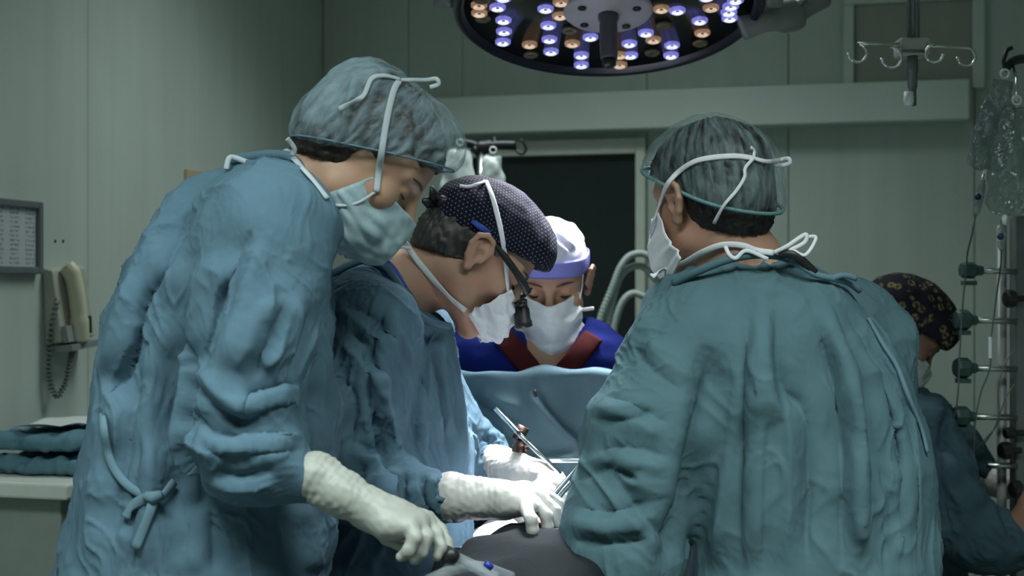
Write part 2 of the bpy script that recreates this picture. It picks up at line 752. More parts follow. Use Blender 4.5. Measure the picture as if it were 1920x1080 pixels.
def plain(name, col, rough=0.6, metal=0.0, var=0.06, scale=20, bump=0.0, spec=0.5, emit=None, es=0.0, trans=0.0, sub=0.0):
    """principled material with a little procedural mottling"""
    if name in MATS:
        return MATS[name]
    t = NT(name)
    tex = t.n('ShaderNodeTexNoise')
    tex.inputs['Scale'].default_value = scale
    tex.inputs['Detail'].default_value = 4
    t.l(t.coords(), tex.inputs['Vector'])
    a = tuple(max(0, c * (1 - var)) for c in col)
    b = tuple(min(1, c * (1 + var)) for c in col)
    t.l(t.ramp(tex.outputs[0], [(0.3, a), (0.7, b)]), t.b.inputs['Base Color'])
    t.b.inputs['Roughness'].default_value = rough
    t.b.inputs['Metallic'].default_value = metal
    t.b.inputs['Specular IOR Level'].default_value = spec
    t.b.inputs['Transmission Weight'].default_value = trans
    if sub:
        t.b.inputs['Subsurface Weight'].default_value = sub
        t.b.inputs['Subsurface Radius'].default_value = (0.01, 0.004, 0.002)
    if emit:
        t.b.inputs['Emission Color'].default_value = (*emit, 1)
        t.b.inputs['Emission Strength'].default_value = es
    if bump:
        t.l(t.bump(tex.outputs[0], bump, 0.003), t.b.inputs['Normal'])
    MATS[name] = t.m
    return t.m


def cloth(name, col, weave=900, crease=0.35, rough=0.92, var=0.10, sheen=0.0):
    """woven cotton: fine weave, soft mottling and small pressed creases"""
    if name in MATS:
        return MATS[name]
    t = NT(name)
    co = t.coords()
    big = t.n('ShaderNodeTexNoise')
    big.inputs['Scale'].default_value = 7
    big.inputs['Detail'].default_value = 5
    t.l(co, big.inputs['Vector'])
    a = tuple(c * (1 - var) for c in col)
    b = tuple(min(1, c * (1 + var)) for c in col)
    t.l(t.ramp(big.outputs[0], [(0.3, a), (0.7, b)]), t.b.inputs['Base Color'])
    t.b.inputs['Roughness'].default_value = rough
    t.b.inputs['Specular IOR Level'].default_value = 0.12
    t.b.inputs['Sheen Weight'].default_value = sheen
    cr = t.n('ShaderNodeTexNoise')
    cr.inputs['Scale'].default_value = 26
    cr.inputs['Detail'].default_value = 3
    cr.inputs['Distortion'].default_value = 1.4
    t.l(t.coords((1, 1, 0.35)), cr.inputs['Vector'])
    n1 = t.bump(cr.outputs[0], crease, 0.006)
    rg = t.n('ShaderNodeTexNoise')
    rg.noise_type = 'RIDGED_MULTIFRACTAL'
    rg.inputs['Scale'].default_value = 9
    rg.inputs['Detail'].default_value = 2
    rg.inputs['Distortion'].default_value = 0.8
    t.l(t.coords((1, 1, 0.45)), rg.inputs['Vector'])
    n1 = t.bump(rg.outputs[0], crease * 0.8, 0.006, n1)
    wv = t.n('ShaderNodeTexNoise')
    wv.inputs['Scale'].default_value = weave
    t.l(co, wv.inputs['Vector'])
    t.l(t.bump(wv.outputs[0], 0.12, 0.0008, n1), t.b.inputs['Normal'])
    MATS[name] = t.m
    return t.m


def veil(name, col, alpha=0.55, streak=None, vary=0.16):
    """thin see-through non-woven: part diffuse and translucent fibre, part clear"""
    if name in MATS:
        return MATS[name]
    t = NT(name)
    co = t.coords() if streak is None else t.coords(streak, 'UV')      # streak: gathers running over the uv of a cap
    nz = t.n('ShaderNodeTexNoise')
    nz.inputs['Scale'].default_value = 55 if streak is None else 1.0
    nz.inputs['Detail'].default_value = 5
    t.l(co, nz.inputs['Vector'])
    dif = t.n('ShaderNodeBsdfDiffuse')
    dif.inputs['Color'].default_value = (*col, 1)
    trl = t.n('ShaderNodeBsdfTranslucent')
    trl.inputs['Color'].default_value = (*col, 1)
    m1 = t.n('ShaderNodeMixShader')
    m1.inputs[0].default_value = 0.35
    t.l(dif.outputs[0], m1.inputs[1])
    t.l(trl.outputs[0], m1.inputs[2])
    tr = t.n('ShaderNodeBsdfTransparent')
    m2 = t.n('ShaderNodeMixShader')
    t.l(t.ramp(nz.outputs[0], [(0.32, (max(0, alpha - vary),) * 3), (0.68, (alpha + vary,) * 3)]), m2.inputs[0])
    t.l(tr.outputs[0], m2.inputs[1])
    t.l(m1.outputs[0], m2.inputs[2])
    t.l(t.bump(nz.outputs[0], 0.4, 0.002), dif.inputs['Normal'])
    t.l(m2.outputs[0], t.out.inputs['Surface'])
    MATS[name] = t.m
    return t.m

# ================================================================== the room
YAW = math.radians(15)
CN = V([-0.71, 5.34])                                  # far left corner of the room
EX = V([math.cos(YAW), -math.sin(YAW), 0])             # along the back wall
EN = V([-math.sin(YAW), -math.cos(YAW), 0])            # along the left wall, towards the viewer
EZ = V([0, 0, 1])
RB = np.stack([EX, -EN, EZ], 1)                        # room axes: along, away, up
ROOM_S, ROOM_T = 4.4, 6.6


def RM(s, t, z):
    return V([CN[0], CN[1], 0]) + s * EX + t * EN + z * EZ


def room_box(g, s0, s1, t0, t1, z0, z1):
    c = [RM(s, t, z) for z in (z0, z1) for (s, t) in ((s0, t0), (s0, t1), (s1, t1), (s1, t0))]
    return g.add(c, [(0, 3, 2, 1), (4, 5, 6, 7), (0, 1, 5, 4), (1, 2, 6, 5), (2, 3, 7, 6), (3, 0, 4, 7)])


def on_wall(px, py, wall):
    """(distance along the wall, height) of the wall point seen at a photo pixel"""
    o, d = V([0, 0, CZ]), P(px, py, 1.0) - V([0, 0, CZ])
    n = EN if wall == 'back' else EX
    k = ((RM(0, 0, 0) - o) @ n) / (d @ n)
    p = o + k * d
    q = p - RM(0, 0, 0)
    return (q @ (EX if wall == 'back' else EN)), p[2]


def wall_mat(name, col):
    t = NT(name)
    nz = t.n('ShaderNodeTexNoise')
    nz.inputs['Scale'].default_value = 1.6
    nz.inputs['Detail'].default_value = 6
    t.l(t.coords(), nz.inputs['Vector'])
    st = t.n('ShaderNodeTexNoise')
    st.inputs['Scale'].default_value = 14
    st.inputs['Detail'].default_value = 5
    t.l(t.coords((1, 1, 0.06)), st.inputs['Vector'])          # faint wiping streaks, long in height
    mx = t.n('ShaderNodeMix', data_type='FLOAT')
    mx.inputs[0].default_value = 0.45
    t.l(nz.outputs[0], mx.inputs[2])
    t.l(st.outputs[0], mx.inputs[3])
    t.l(t.ramp(mx.outputs[0], [(0.3, tuple(c * 0.86 for c in col)), (0.7, tuple(c * 1.08 for c in col))]), t.b.inputs['Base Color'])
    t.b.inputs['Roughness'].default_value = 0.55
    t.b.inputs['Specular IOR Level'].default_value = 0.35
    t.l(t.bump(st.outputs[0], 0.06, 0.004), t.b.inputs['Normal'])
    return t.m


M_WALL = wall_mat('wall_paint', (0.49, 0.555, 0.508))
M_WALLB = wall_mat('wall_paint_back', (0.49, 0.555, 0.508))
M_JOINT = plain('panel_joint', (0.28, 0.32, 0.29), 0.8)
M_CEIL = plain('ceiling_paint', (0.6, 0.63, 0.61), 0.8)
M_RAIL = plain('rail_cover_paint', (0.56, 0.63, 0.585), 0.42, var=0.04, scale=4)
M_FRAME = plain('door_frame_paint', (0.62, 0.66, 0.58), 0.45, var=0.05)
M_GLASS = plain('dark_door_glass', (0.020, 0.030, 0.030), 0.25, var=0.2, scale=3, spec=0.3)
M_STEEL = plain('brushed_steel', (0.62, 0.63, 0.63), 0.28, 1.0, var=0.08, scale=60)
M_CHROME = plain('chrome', (0.80, 0.81, 0.80), 0.12, 1.0, var=0.03)
M_BLACK = plain('black_plastic', (0.012, 0.013, 0.014), 0.42, var=0.2)
M_CREAM = plain('cream_plastic', (0.62, 0.60, 0.44), 0.45, var=0.06)
M_GREYPL = plain('grey_plastic', (0.24, 0.26, 0.25), 0.5, var=0.08)
M_WHITEPL = plain('white_plastic', (0.78, 0.80, 0.80), 0.4, var=0.03)
M_DOOR = wall_mat('sliding_leaf_paint', (0.49, 0.555, 0.508))


def floor_mat():
    t = NT('vinyl_floor')
    nz = t.n('ShaderNodeTexNoise')
    nz.inputs['Scale'].default_value = 60
    nz.inputs['Detail'].default_value = 6
    t.l(t.coords(), nz.inputs['Vector'])
    t.l(t.ramp(nz.outputs[0], [(0.35, (0.10, 0.13, 0.12)), (0.65, (0.15, 0.18, 0.165))]), t.b.inputs['Base Color'])
    t.b.inputs['Roughness'].default_value = 0.4
    return t.m


g = Geo()
room_box(g, -0.1, ROOM_S + 0.1, -0.1, ROOM_T, -0.05, 0)
structure(g.build('floor', floor_mat(), smooth=False), 'grey-green vinyl operating room floor')
g = Geo()
room_box(g, -0.1, ROOM_S + 0.1, -0.1, ROOM_T, CEIL_Z, CEIL_Z + 0.05)
structure(g.build('ceiling', M_CEIL, smooth=False), 'pale operating room ceiling')
# walls: a backing with separate wall panels standing proud of the joints
g = Geo()
room_box(g, -0.1, -0.02, -0.1, ROOM_T, 0, CEIL_Z)
wall_left = structure(g.build('wall_left', M_JOINT, smooth=False), 'grey-green panelled wall beside the wall telephone')
g = Geo()
room_box(g, -0.1, ROOM_S + 0.1, -0.1, -0.02, 0, CEIL_Z)
wall_back = structure(g.build('wall_back', M_JOINT, smooth=False), 'grey-green panelled wall with the sliding door')
g = Geo()
room_box(g, ROOM_S + 0.02, ROOM_S + 0.1, -0.1, ROOM_T, 0, CEIL_Z)
wall_right = structure(g.build('wall_right', M_WALL, smooth=False), 'grey-green wall at the far right of the room')
tA = on_wall(165, 300, 'left')[0]
tB = on_wall(590, 100, 'left')[0]
cuts = [0.0, 0.08, tA - 1.22, tA - 0.61, tA, tA + 0.61, tA + 1.22, tA + 1.83, tA + 2.44, tA + 3.05, ROOM_T]
cuts = sorted(c for c in cuts if c >= 0)
for a, b in zip(cuts[:-1], cuts[1:]):
    g = Geo()
    room_box(g, -0.021, 0, a + 0.001, b - 0.001, 0, CEIL_Z)
    bevel(g.build('panel', M_WALL, wall_left, smooth=False), 0.0015, 1)
DS0 = on_wall(868, 400, 'back')[0]
DS1 = on_wall(1212, 400, 'back')[0]
DTOP = on_wall(1100, 262, 'back')[1]
RAILT, RAILB = on_wall(860, 190, 'back')[1], on_wall(860, 258, 'back')[1]
for a, b in [(0, 0.34), (0.34, DS0 - 0.001), (DS1 + 0.001, 1.72), (1.72, 2.33), (2.33, 2.94), (2.94, 3.55), (3.55, ROOM_S)]:
    g = Geo()
    room_box(g, a + 0.0015, b - 0.0015, -0.021, 0, 0, CEIL_Z)
    bevel(g.build('panel', M_WALLB, wall_back, smooth=False), 0.0015, 1)
g = Geo()
room_box(g, DS0, DS1, -0.021, 0, DTOP, CEIL_Z)
g.build('panel', M_WALLB, wall_back, smooth=False)
# skirting
g = Geo()
room_box(g, 0.0, 0.012, 0.0, ROOM_T, 0, 0.1)
structure(g.build('baseboard_left', M_GREYPL, smooth=False), 'grey skirting along the telephone wall')
g = Geo()
room_box(g, 0.0, DS0 - 0.06, 0.0, 0.012, 0, 0.1)
room_box(g, DS1 + 0.06, ROOM_S, 0.0, 0.012, 0, 0.1)
structure(g.build('baseboard_back', M_GREYPL, smooth=False), 'grey skirting along the sliding door wall')

# sliding door with a dark pane
door = structure(thing('door_1', 'sliding door with a pale frame and a dark glass pane', 'door', RM((DS0 + DS1) / 2, 0, 0)))
del door['category']
fw = 0.035
for a, b, z0, z1 in [(DS0, DS0 + fw, 0, DTOP), (DS1 - fw, DS1, 0, DTOP), (DS0 + fw, DS1 - fw, DTOP - 0.055, DTOP)]:
    g = Geo()
    room_box(g, a, b, -0.02, 0.03, z0, z1)
    bevel(g.build('frame', M_FRAME, door, smooth=False), 0.004, 2)
g = Geo()
room_box(g, DS0 + fw, DS1 - fw, -0.018, -0.006, 0.0, DTOP - 0.055)
g.build('pane', M_GLASS, door, smooth=False)
g = Geo()
sx = DS1 - fw - 0.16
g.tube([RM(sx, 0.0, 1.0), RM(sx, 0.045, 1.02), RM(sx, 0.045, 1.28), RM(sx, 0.0, 1.30)], 0.009, 10)
g.build('handle', M_STEEL, door)

# rail cover above the door
s0, s1 = on_wall(800, 220, 'back')[0], on_wall(1815, 210, 'back')[0]
g = Geo()
room_box(g, s0, s1, 0.0, 0.115, RAILB, RAILT)
bevel(structure(g.build('trim_1', M_RAIL, smooth=False), 'long pale sliding door rail cover'), 0.006, 2)

# tall frame on the wall above the rail
wa, wb = on_wall(1582, 100, 'back')[0], on_wall(1846, 100, 'back')[0]
win = structure(thing('window_1', 'blind wall frame above the sliding door rail', 'window', RM((wa + wb) / 2, 0, RAILT)))
del win['category']
zt = on_wall(1700, 6, 'back')[1]
for a, b, z0, z1 in [(wa, wa + 0.035, RAILT + 0.002, zt), (wb - 0.04, wb, RAILT - 0.02, zt), (wa, wb, zt, zt + 0.04)]:
    g = Geo()
    room_box(g, a, b, 0.0, 0.028, z0, z1)
    bevel(g.build('window_frame', M_RAIL, win, smooth=False), 0.004, 2)
g = Geo()
room_box(g, wa + 0.036, wb - 0.041, 0.0, 0.006, RAILT + 0.002, zt)
g.build('pane', wall_mat('blind_panel_paint', (0.33, 0.36, 0.30)), win, smooth=False)

# ceiling light panels (behind the viewer)
for k, ((lx, ly), en) in enumerate(CEILING_LIGHTS):
    t = thing('ceiling_light', ['flush ceiling light panel nearest the sliding door', 'flush ceiling light panel in front of the telephone wall', 'flush ceiling light panel on the side of the infusion rack'][k],
              'light', (lx, ly, CEIL_Z - 0.05), 'ceiling light panels')
    g = Geo()
    for a, b, c, d in [(-0.62, -0.585, -0.32, 0.32), (0.585, 0.62, -0.32, 0.32), (-0.585, 0.585, -0.32, -0.285), (-0.585, 0.585, 0.285, 0.32)]:
        g.box((lx + a, ly + c, CEIL_Z - 0.06), (lx + b, ly + d, CEIL_Z))
    g.build('frame', M_WHITEPL, t, smooth=False)
    g = Geo()
    g.box((lx - 0.584, ly - 0.284, CEIL_Z - 0.03), (lx + 0.584, ly + 0.284, CEIL_Z - 0.01))
    g.build('diffuser', plain('light_diffuser', (0.8, 0.85, 0.83), 0.6, emit=(0.86, 1.0, 0.96), es=1.2), t, smooth=False)

# ================================================================== people
TEAL = (0.105, 0.225, 0.26)
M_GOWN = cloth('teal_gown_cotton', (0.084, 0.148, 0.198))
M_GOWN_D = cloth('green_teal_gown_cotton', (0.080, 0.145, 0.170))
M_GOWN_E = cloth('shaded_teal_gown_cotton', (0.036, 0.068, 0.086))  # nurse's gown: the shadow she stands in is put into the colour
M_TIE = cloth('pale_tie_tape', (0.40, 0.45, 0.48), crease=0.1)
M_GTIE = cloth('blue_grey_gown_tie', (0.12, 0.20, 0.25), crease=0.1)
M_SCRUB = cloth('royal_blue_scrub', (0.008, 0.018, 0.150), var=0.15)
M_MAROON = cloth('maroon_collar', (0.070, 0.013, 0.014), crease=0.2)
M_VIOLET = cloth('violet_scrub', (0.06, 0.08, 0.32))
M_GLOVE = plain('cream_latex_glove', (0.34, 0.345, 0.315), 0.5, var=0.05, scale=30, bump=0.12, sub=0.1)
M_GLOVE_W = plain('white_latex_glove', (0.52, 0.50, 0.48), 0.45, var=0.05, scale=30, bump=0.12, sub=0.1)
M_HAIR = None
M_LASH = plain('lash_hair', (0.010, 0.008, 0.007), 0.7)


def skin_mat(name, col, red):
    t = NT(name)
    nz = t.n('ShaderNodeTexNoise')
    nz.inputs['Scale'].default_value = 26
    nz.inputs['Detail'].default_value = 5
    t.l(t.coords(), nz.inputs['Vector'])
    t.l(t.ramp(nz.outputs[0], [(0.35, col), (0.68, red)]), t.b.inputs['Base Color'])
    t.b.inputs['Roughness'].default_value = 0.52
    t.b.inputs['Specular IOR Level'].default_value = 0.35
    t.b.inputs['Subsurface Weight'].default_value = 0.12
    t.b.inputs['Subsurface Radius'].default_value = (0.012, 0.004, 0.002)
    p = t.n('ShaderNodeTexNoise')
    p.inputs['Scale'].default_value = 420
    t.l(t.coords(), p.inputs['Vector'])
    t.l(t.bump(p.outputs[0], 0.12, 0.0012), t.b.inputs['Normal'])
    return t.m


def hair_mat(name, col):
    t = NT(name)
    nz = t.n('ShaderNodeTexNoise')
    nz.inputs['Scale'].default_value = 90
    nz.inputs['Detail'].default_value = 4
    t.l(t.coords((1.0, 0.25, 0.25)), nz.inputs['Vector'])
    t.l(t.ramp(nz.outputs[0], [(0.3, tuple(c * 0.5 for c in col)), (0.7, tuple(c * 1.6 for c in col))]), t.b.inputs['Base Color'])
    t.b.inputs['Roughness'].default_value = 0.5
    t.l(t.bump(nz.outputs[0], 0.8, 0.004), t.b.inputs['Normal'])
    return t.m


class Head:
    """head frame: origin between the ears, axes right / forward / up"""

    def __init__(self, o, heading, pitch, roll=0.0, s=1.0):
        h, p, r = math.radians(heading), math.radians(pitch), math.radians(roll)
        fh = V([math.cos(h), math.sin(h), 0])
        rt = V([math.sin(h), -math.cos(h), 0])
        f = fh * math.cos(p) - EZ * math.sin(p)
        u = fh * math.sin(p) + EZ * math.cos(p)
        rt2 = rt * math.cos(r) + u * math.sin(r)
        u2 = u * math.cos(r) - rt * math.sin(r)
        self.R = np.stack([rt2, f, u2], 1)
        self.o, self.s = V(o), s

    def w(self, p):
        return self.o + self.s * (np.asarray(p, float) @ self.R.T)

    def loc(self, p):
        return ((np.asarray(p, float) - self.o) @ self.R) / self.s

    def ell(self, c, r, k=0.01, op='u', rot=None):
        R = self.R if rot is None else self.R @ rot
        return ell(self.w(c), V(r) * self.s, R, k * self.s, op)

    def cone(self, a, b, r1, r2, k=0.01, op='u', flat=None, fdir=(0, 1, 0)):
        return cone(self.w(a), self.w(b), r1 * self.s, r2 * self.s, k * self.s, op, flat, self.R @ V(fdir))

    def chain(self, pts, rs, k=0.01, op='u', flat=None, fdir=(0, 1, 0)):
        return [self.cone(pts[i], pts[i + 1], rs[i], rs[i + 1], k, op, flat, fdir) for i in range(len(pts) - 1)]


def head_prims(H, ears=True, lids=True):
    p = [H.ell((0, -0.010, 0.046), (0.075, 0.098, 0.086), 0.01),
         H.ell((0, 0.032, 0.042), (0.064, 0.064, 0.068), 0.02),
         H.ell((0, 0.030, -0.018), (0.061, 0.060, 0.068), 0.025)]
    for s in (-1, 1):
        p += [H.cone((s * 0.047, 0.005, -0.052), (s * 0.014, 0.078, -0.088), 0.022, 0.018, 0.03),
              H.ell((s * 0.040, 0.060, -0.014), (0.024, 0.024, 0.022), 0.02),
              H.cone((s * 0.010, 0.0895, 0.034), (s * 0.048, 0.070, 0.035), 0.0085, 0.0085, 0.012)]
    p += [H.ell((0, 0.084, -0.092), (0.020, 0.014, 0.014), 0.015)]
    for s in (-1, 1):
        p.append(H.ell((s * 0.032, 0.101, 0.016), (0.017, 0.017, 0.011), 0.012, 's'))
    p += [H.cone((0, 0.092, 0.026), (0, 0.116, -0.012), 0.0075, 0.0105, 0.012),
          H.ell((0, 0.119, -0.014), (0.009, 0.009, 0.008), 0.008)]
    for s in (-1, 1):
        p.append(H.ell((s * 0.0115, 0.107, -0.019), (0.0075, 0.011, 0.008), 0.008))
        p.append(H.ell((s * 0.006, 0.112, -0.027), (0.004, 0.006, 0.004), 0.003, 's'))
        if lids:
            p.append(H.ell((s * 0.032, 0.0775, 0.0155), (0.0145, 0.0120, 0.0115), 0.004))
    p += [H.ell((0, 0.096, -0.047), (0.021, 0.010, 0.0065), 0.006), H.ell((0, 0.094, -0.058), (0.018, 0.010, 0.007), 0.004),
          H.ell((0, 0.109, -0.0525), (0.022, 0.005, 0.0016), 0.003, 's')]
    if ears:
        for s in (-1, 1):
            ex = s * 0.078
            rim = [(ex, 0.012, 0.004), (ex + s * 0.004, 0.012, 0.020), (ex + s * 0.010, 0.003, 0.032), (ex + s * 0.014, -0.012, 0.034),
                   (ex + s * 0.016, -0.024, 0.024), (ex + s * 0.014, -0.025, 0.006), (ex + s * 0.009, -0.016, -0.012), (ex + s * 0.003, -0.004, -0.024)]
            p.append(H.ell((ex + s * 0.004, -0.006, 0.006), (0.006, 0.017, 0.027), 0.006))
            p.append(H.ell((ex + s * 0.009, -0.002, 0.001), (0.0075, 0.0085, 0.011), 0.004, 's'))
            p.append(H.ell((ex + s * 0.011, -0.008, 0.017), (0.0050, 0.0085, 0.010), 0.004, 's'))
            p += H.chain(rim, [0.0040, 0.0042, 0.0044, 0.0046, 0.0046, 0.0044, 0.0050, 0.0065], 0.003)
            p += H.chain([(ex + s * 0.009, -0.016, 0.018), (ex + s * 0.010, -0.017, 0.004), (ex + s * 0.007, -0.008, -0.009)], [0.0036, 0.0036, 0.004], 0.004)
            p.append(H.ell((ex + s * 0.003, 0.009, -0.003), (0.004, 0.005, 0.006), 0.004))
            p.append(H.ell((ex + s * 0.002, -0.003, -0.024), (0.005, 0.008, 0.009), 0.006))
    return p


def eye_parts(H, root, mh, sides=(-1, 1), brow=True):
    for s in sides:
        g = Geo()
        a = [(s * (0.032 + t * 0.0135), 0.0885 - 0.0095 * t * t + 0.0012, 0.0095 - 0.0022 * (1 - t * t)) for t in np.linspace(-1, 1, 11)]
        pts = H.w(a)
        g.tube(pts, [0.0006 + 0.0012 * math.sin(PI * i / 10) for i in range(11)], 6)
        g.build('eyelashes', M_LASH, root, label='dark lashes of a lowered eyelid')
        if brow:
            g = Geo()
            a = [(s * (0.013 + 0.040 * t), 0.0975 - 0.020 * t * t, 0.0350 + 0.004 * math.sin(PI * 0.8 * t)) for t in np.linspace(0, 1, 12)]
            g.tube(H.w(a), [0.0008 + 0.0020 * math.sin(PI * min(1, 0.25 + 0.75 * i / 11)) for i in range(12)], 8)
            g.build('eyebrow', mh, root, label='dark eyebrow')


def hair_mesh(H, mat, root, back=0.002, low=-0.045, side=0.02, seed=3, res=0.0035, inflate=0.006, label=None, front=0.07):
    """short hair covering the skull down to a hairline"""
    i = inflate
    pr = [H.ell((0, -0.010, 0.046), (0.075 + i, 0.098 + i, 0.086 + i), 0.01),
          H.ell((0, -0.050, -0.015), (0.058 + i, 0.048 + i, 0.050 + i), 0.03),
          H.ell((0, 0.030, 0.055), (0.064 + i, 0.066 + i, 0.062 + i), 0.02)]
    # forehead, face and neck are cut away
    pr.append(H.ell((0, 0.115, -0.01), (0.12, 0.085, 0.085), 0.006, 's'))
    for s in (-1, 1):
        pr.append(H.ell((s * 0.083, 0.012, -0.035), (0.030, 0.034, 0.062), 0.006, 's'))
        pr.append(H.ell((s * 0.075, 0.072, 0.010), (0.036, 0.046, 0.060), 0.006, 's'))
    pr.append(halfspace(H.w((0, -0.03, low)), H.R @ unit([0, 0.45, -1])))
    v, q = sdf_mesh(pr, res * H.s)
    n = normals_of(v, q)
    L = H.loc(v)
    v = v + n * (0.0008 * waves(L, 0.007, 40, seed, ((0, -0.5, -1), 7)) + 0.0006 * waves(L, 0.02, 20, seed + 1))[:, None]
    return mesh_obj('hair', v, q, mat, root, label=label)


MASK_T = {0: (0, 0.1300, -0.006), 0.3: (0.022, 0.1130, -0.004), 0.6: (0.045, 0.086, -0.004), 1: (0.068, 0.037, -0.004)}
MASK_M = {0: (0, 0.1370, -0.052), 0.3: (0.026, 0.1260, -0.052), 0.6: (0.050, 0.095, -0.050), 1: (0.072, 0.018, -0.045)}
MASK_L = {0: (0, 0.1220, -0.092), 0.3: (0.026, 0.1120, -0.092), 0.6: (0.048, 0.080, -0.090), 1: (0.069, 0.008, -0.066)}
MASK_B = {0: (0, 0.0900, -0.118), 0.3: (0.024, 0.0800, -0.116), 0.6: (0.045, 0.055, -0.110), 1: (0.066, -0.002, -0.084)}


def mask_mesh(H, mat, root, label, rows=None, pleat=0.0022, crumple=0.002, seed=5, npleat=3, sx=1.0):
    rows = rows or [MASK_T, MASK_M, MASK_L, MASK_B]
    us = [-1, -0.6, -0.3, 0, 0.3, 0.6, 1]
    net = [[H.w((math.copysign(1, u) * r[abs(u)][0] * sx, r[abs(u)][1], r[abs(u)][2])) for u in us] for r in rows]

    def fn(u, v):
        fr = np.stack([u * 0.16, v * 0.12, 0 * u], -1).reshape(-1, 3)
        ph = (v * (npleat + 0.6)) % 1.0
        saw = np.where(ph < 0.8, ph / 0.8, (1 - ph) / 0.2) - 0.5
        edge = np.clip(np.minimum(v, 1 - v) / 0.1, 0, 1)
        return -(pleat * saw * edge + (crumple * waves(fr, 0.045, 24, seed)).reshape(u.shape) + 0.5 * crumple * waves(fr, 0.02, 24, seed + 1).reshape(u.shape))
    v, f = sheet(net, 10, 12, fn)
    o = mesh_obj('face_mask', v, f, mat, root, label=label)
    solid(o, 0.0016)
    return o


def mask_mat(name, col, alpha=None):
    if alpha is not None:
        return veil(name, col, alpha)
    t = NT(name)
    nz = t.n('ShaderNodeTexNoise')
    nz.inputs['Scale'].default_value = 160
    nz.inputs['Detail'].default_value = 4
    t.l(t.coords(), nz.inputs['Vector'])
    t.l(t.ramp(nz.outputs[0], [(0.3, tuple(c * 0.93 for c in col)), (0.7, col)]), t.b.inputs['Base Color'])
    t.b.inputs['Roughness'].default_value = 0.8
    t.b.inputs['Specular IOR Level'].default_value = 0.15
    t.l(t.bump(nz.outputs[0], 0.2, 0.001), t.b.inputs['Normal'])
    return t.m


def rows_px(rows, extra=()):
    """(py, x left, x right, depth, half-depth) seen in the photo -> rowloft rows"""
    out = []
    for py, xl, xr, d, b in rows:
        a, c = P(xl, py, d), P(xr, py, d)
        out.append((a[2], (a[0] + c[0]) / 2, d, (c[0] - a[0]) / 2, b))
    return out + list(extra)


def legs(cx, cy, spread=0.11, hip=0.92, rot=0.0):
    p = []
    c, s = math.cos(rot), math.sin(rot)
    for k in (-1, 1):
        dx, dy = -s * spread * k, c * spread * k
        a = (cx + dx * 0.8, cy + dy * 0.8, hip)
        kn = (cx + dx + 0.02 * c, cy + dy + 0.02 * s, 0.50)
        an = (cx + dx, cy + dy, 0.09)
        p += chain([a, kn, an], [0.085, 0.058, 0.042], 0.03)
        p.append(cone((cx + dx - 0.03 * c, cy + dy - 0.03 * s, 0.042), (cx + dx + 0.15 * c, cy + dy + 0.15 * s, 0.034), 0.042, 0.034, 0.03))
    return p


def gown_limbs(torso, sleeves, s_tor, s_slv):
    L = []
    for a, b, r in torso:
        L.append((a, b, r, s_tor[0], s_tor[1]))
    for a, b, r in sleeves:
        L.append((a, b, r, s_slv[0], s_slv[1]))
    return L


def cut_bottom(v, q, z):
    keep = ~(v[q][:, :, 2] < z).all(1)
    return compact(v, q[keep])


def shrink_rows(rows, f, dz=0.0):
    return [(z + dz, cx, cy, a * f, b * f) for z, cx, cy, a, b in rows]


def glove(name, prims, mat, parent, res=0.003, seed=1, ridge=0.0003, label=None, axis=None, cuffs=None):
    v, q = sdf_mesh(prims, res)
    v = relax(v, q, 1, 0.4)
    n = normals_of(v, q)
    d = ridge * waves(v, 0.012, 30, seed)
    if cuffs is not None:
        a, b = cuffs                                  # stretched latex gathers into rings along the forearm
        ba = b - a
        t = ((v - a) @ ba) / (ba @ ba)
        ln = np.linalg.norm(ba)
        w = np.clip(1.15 - t, 0, 1) * np.clip(t * 12, 0, 1)
        d = d + w * 0.0006 * np.sin(2 * PI * (t * ln / 0.011) + 1.6 * waves(v, 0.06, 16, seed + 2)) + w * 0.0009 * waves(v, 0.03, 20, seed + 3, (np.cross(ba, [0, 1, 0]), 4))
    return mesh_obj(name, v + n * d[:, None], q, mat, parent, label=label)


def rim_ring(H, obj, name, z0, m, mat, parent, r=0.0024, yc=0.0, up=0.004, lift=0.0, n=72):
    """elastic band along the lower edge of a cap: plane z = z0 + m*y in the head frame"""
    b = bvh_of(obj)[0]
    pts = []
    for a in np.linspace(0, 2 * PI, n, endpoint=False):
        y, x = math.cos(a), math.sin(a)
        o = V([0, yc, z0 + m * yc + up])
        d = unit([x, y, m * y])
        far = o + d * 0.3
        h = b.ray_cast(Vector(tuple(H.w(far))), Vector(tuple(H.R @ -d)), 0.5)
        if h[0] is not None:
            pts.append(np.array(h[0]) + (H.R @ d) * lift)
    pts = np.array(pts)
    pts = (np.roll(pts, 1, 0) + 2 * pts + np.roll(pts, -1, 0)) / 4
    pts = np.concatenate([pts, pts[:2]])
    g = Geo()
    g.tube(pts, r, 6, caps=False)
    return g.build(name, mat, parent)


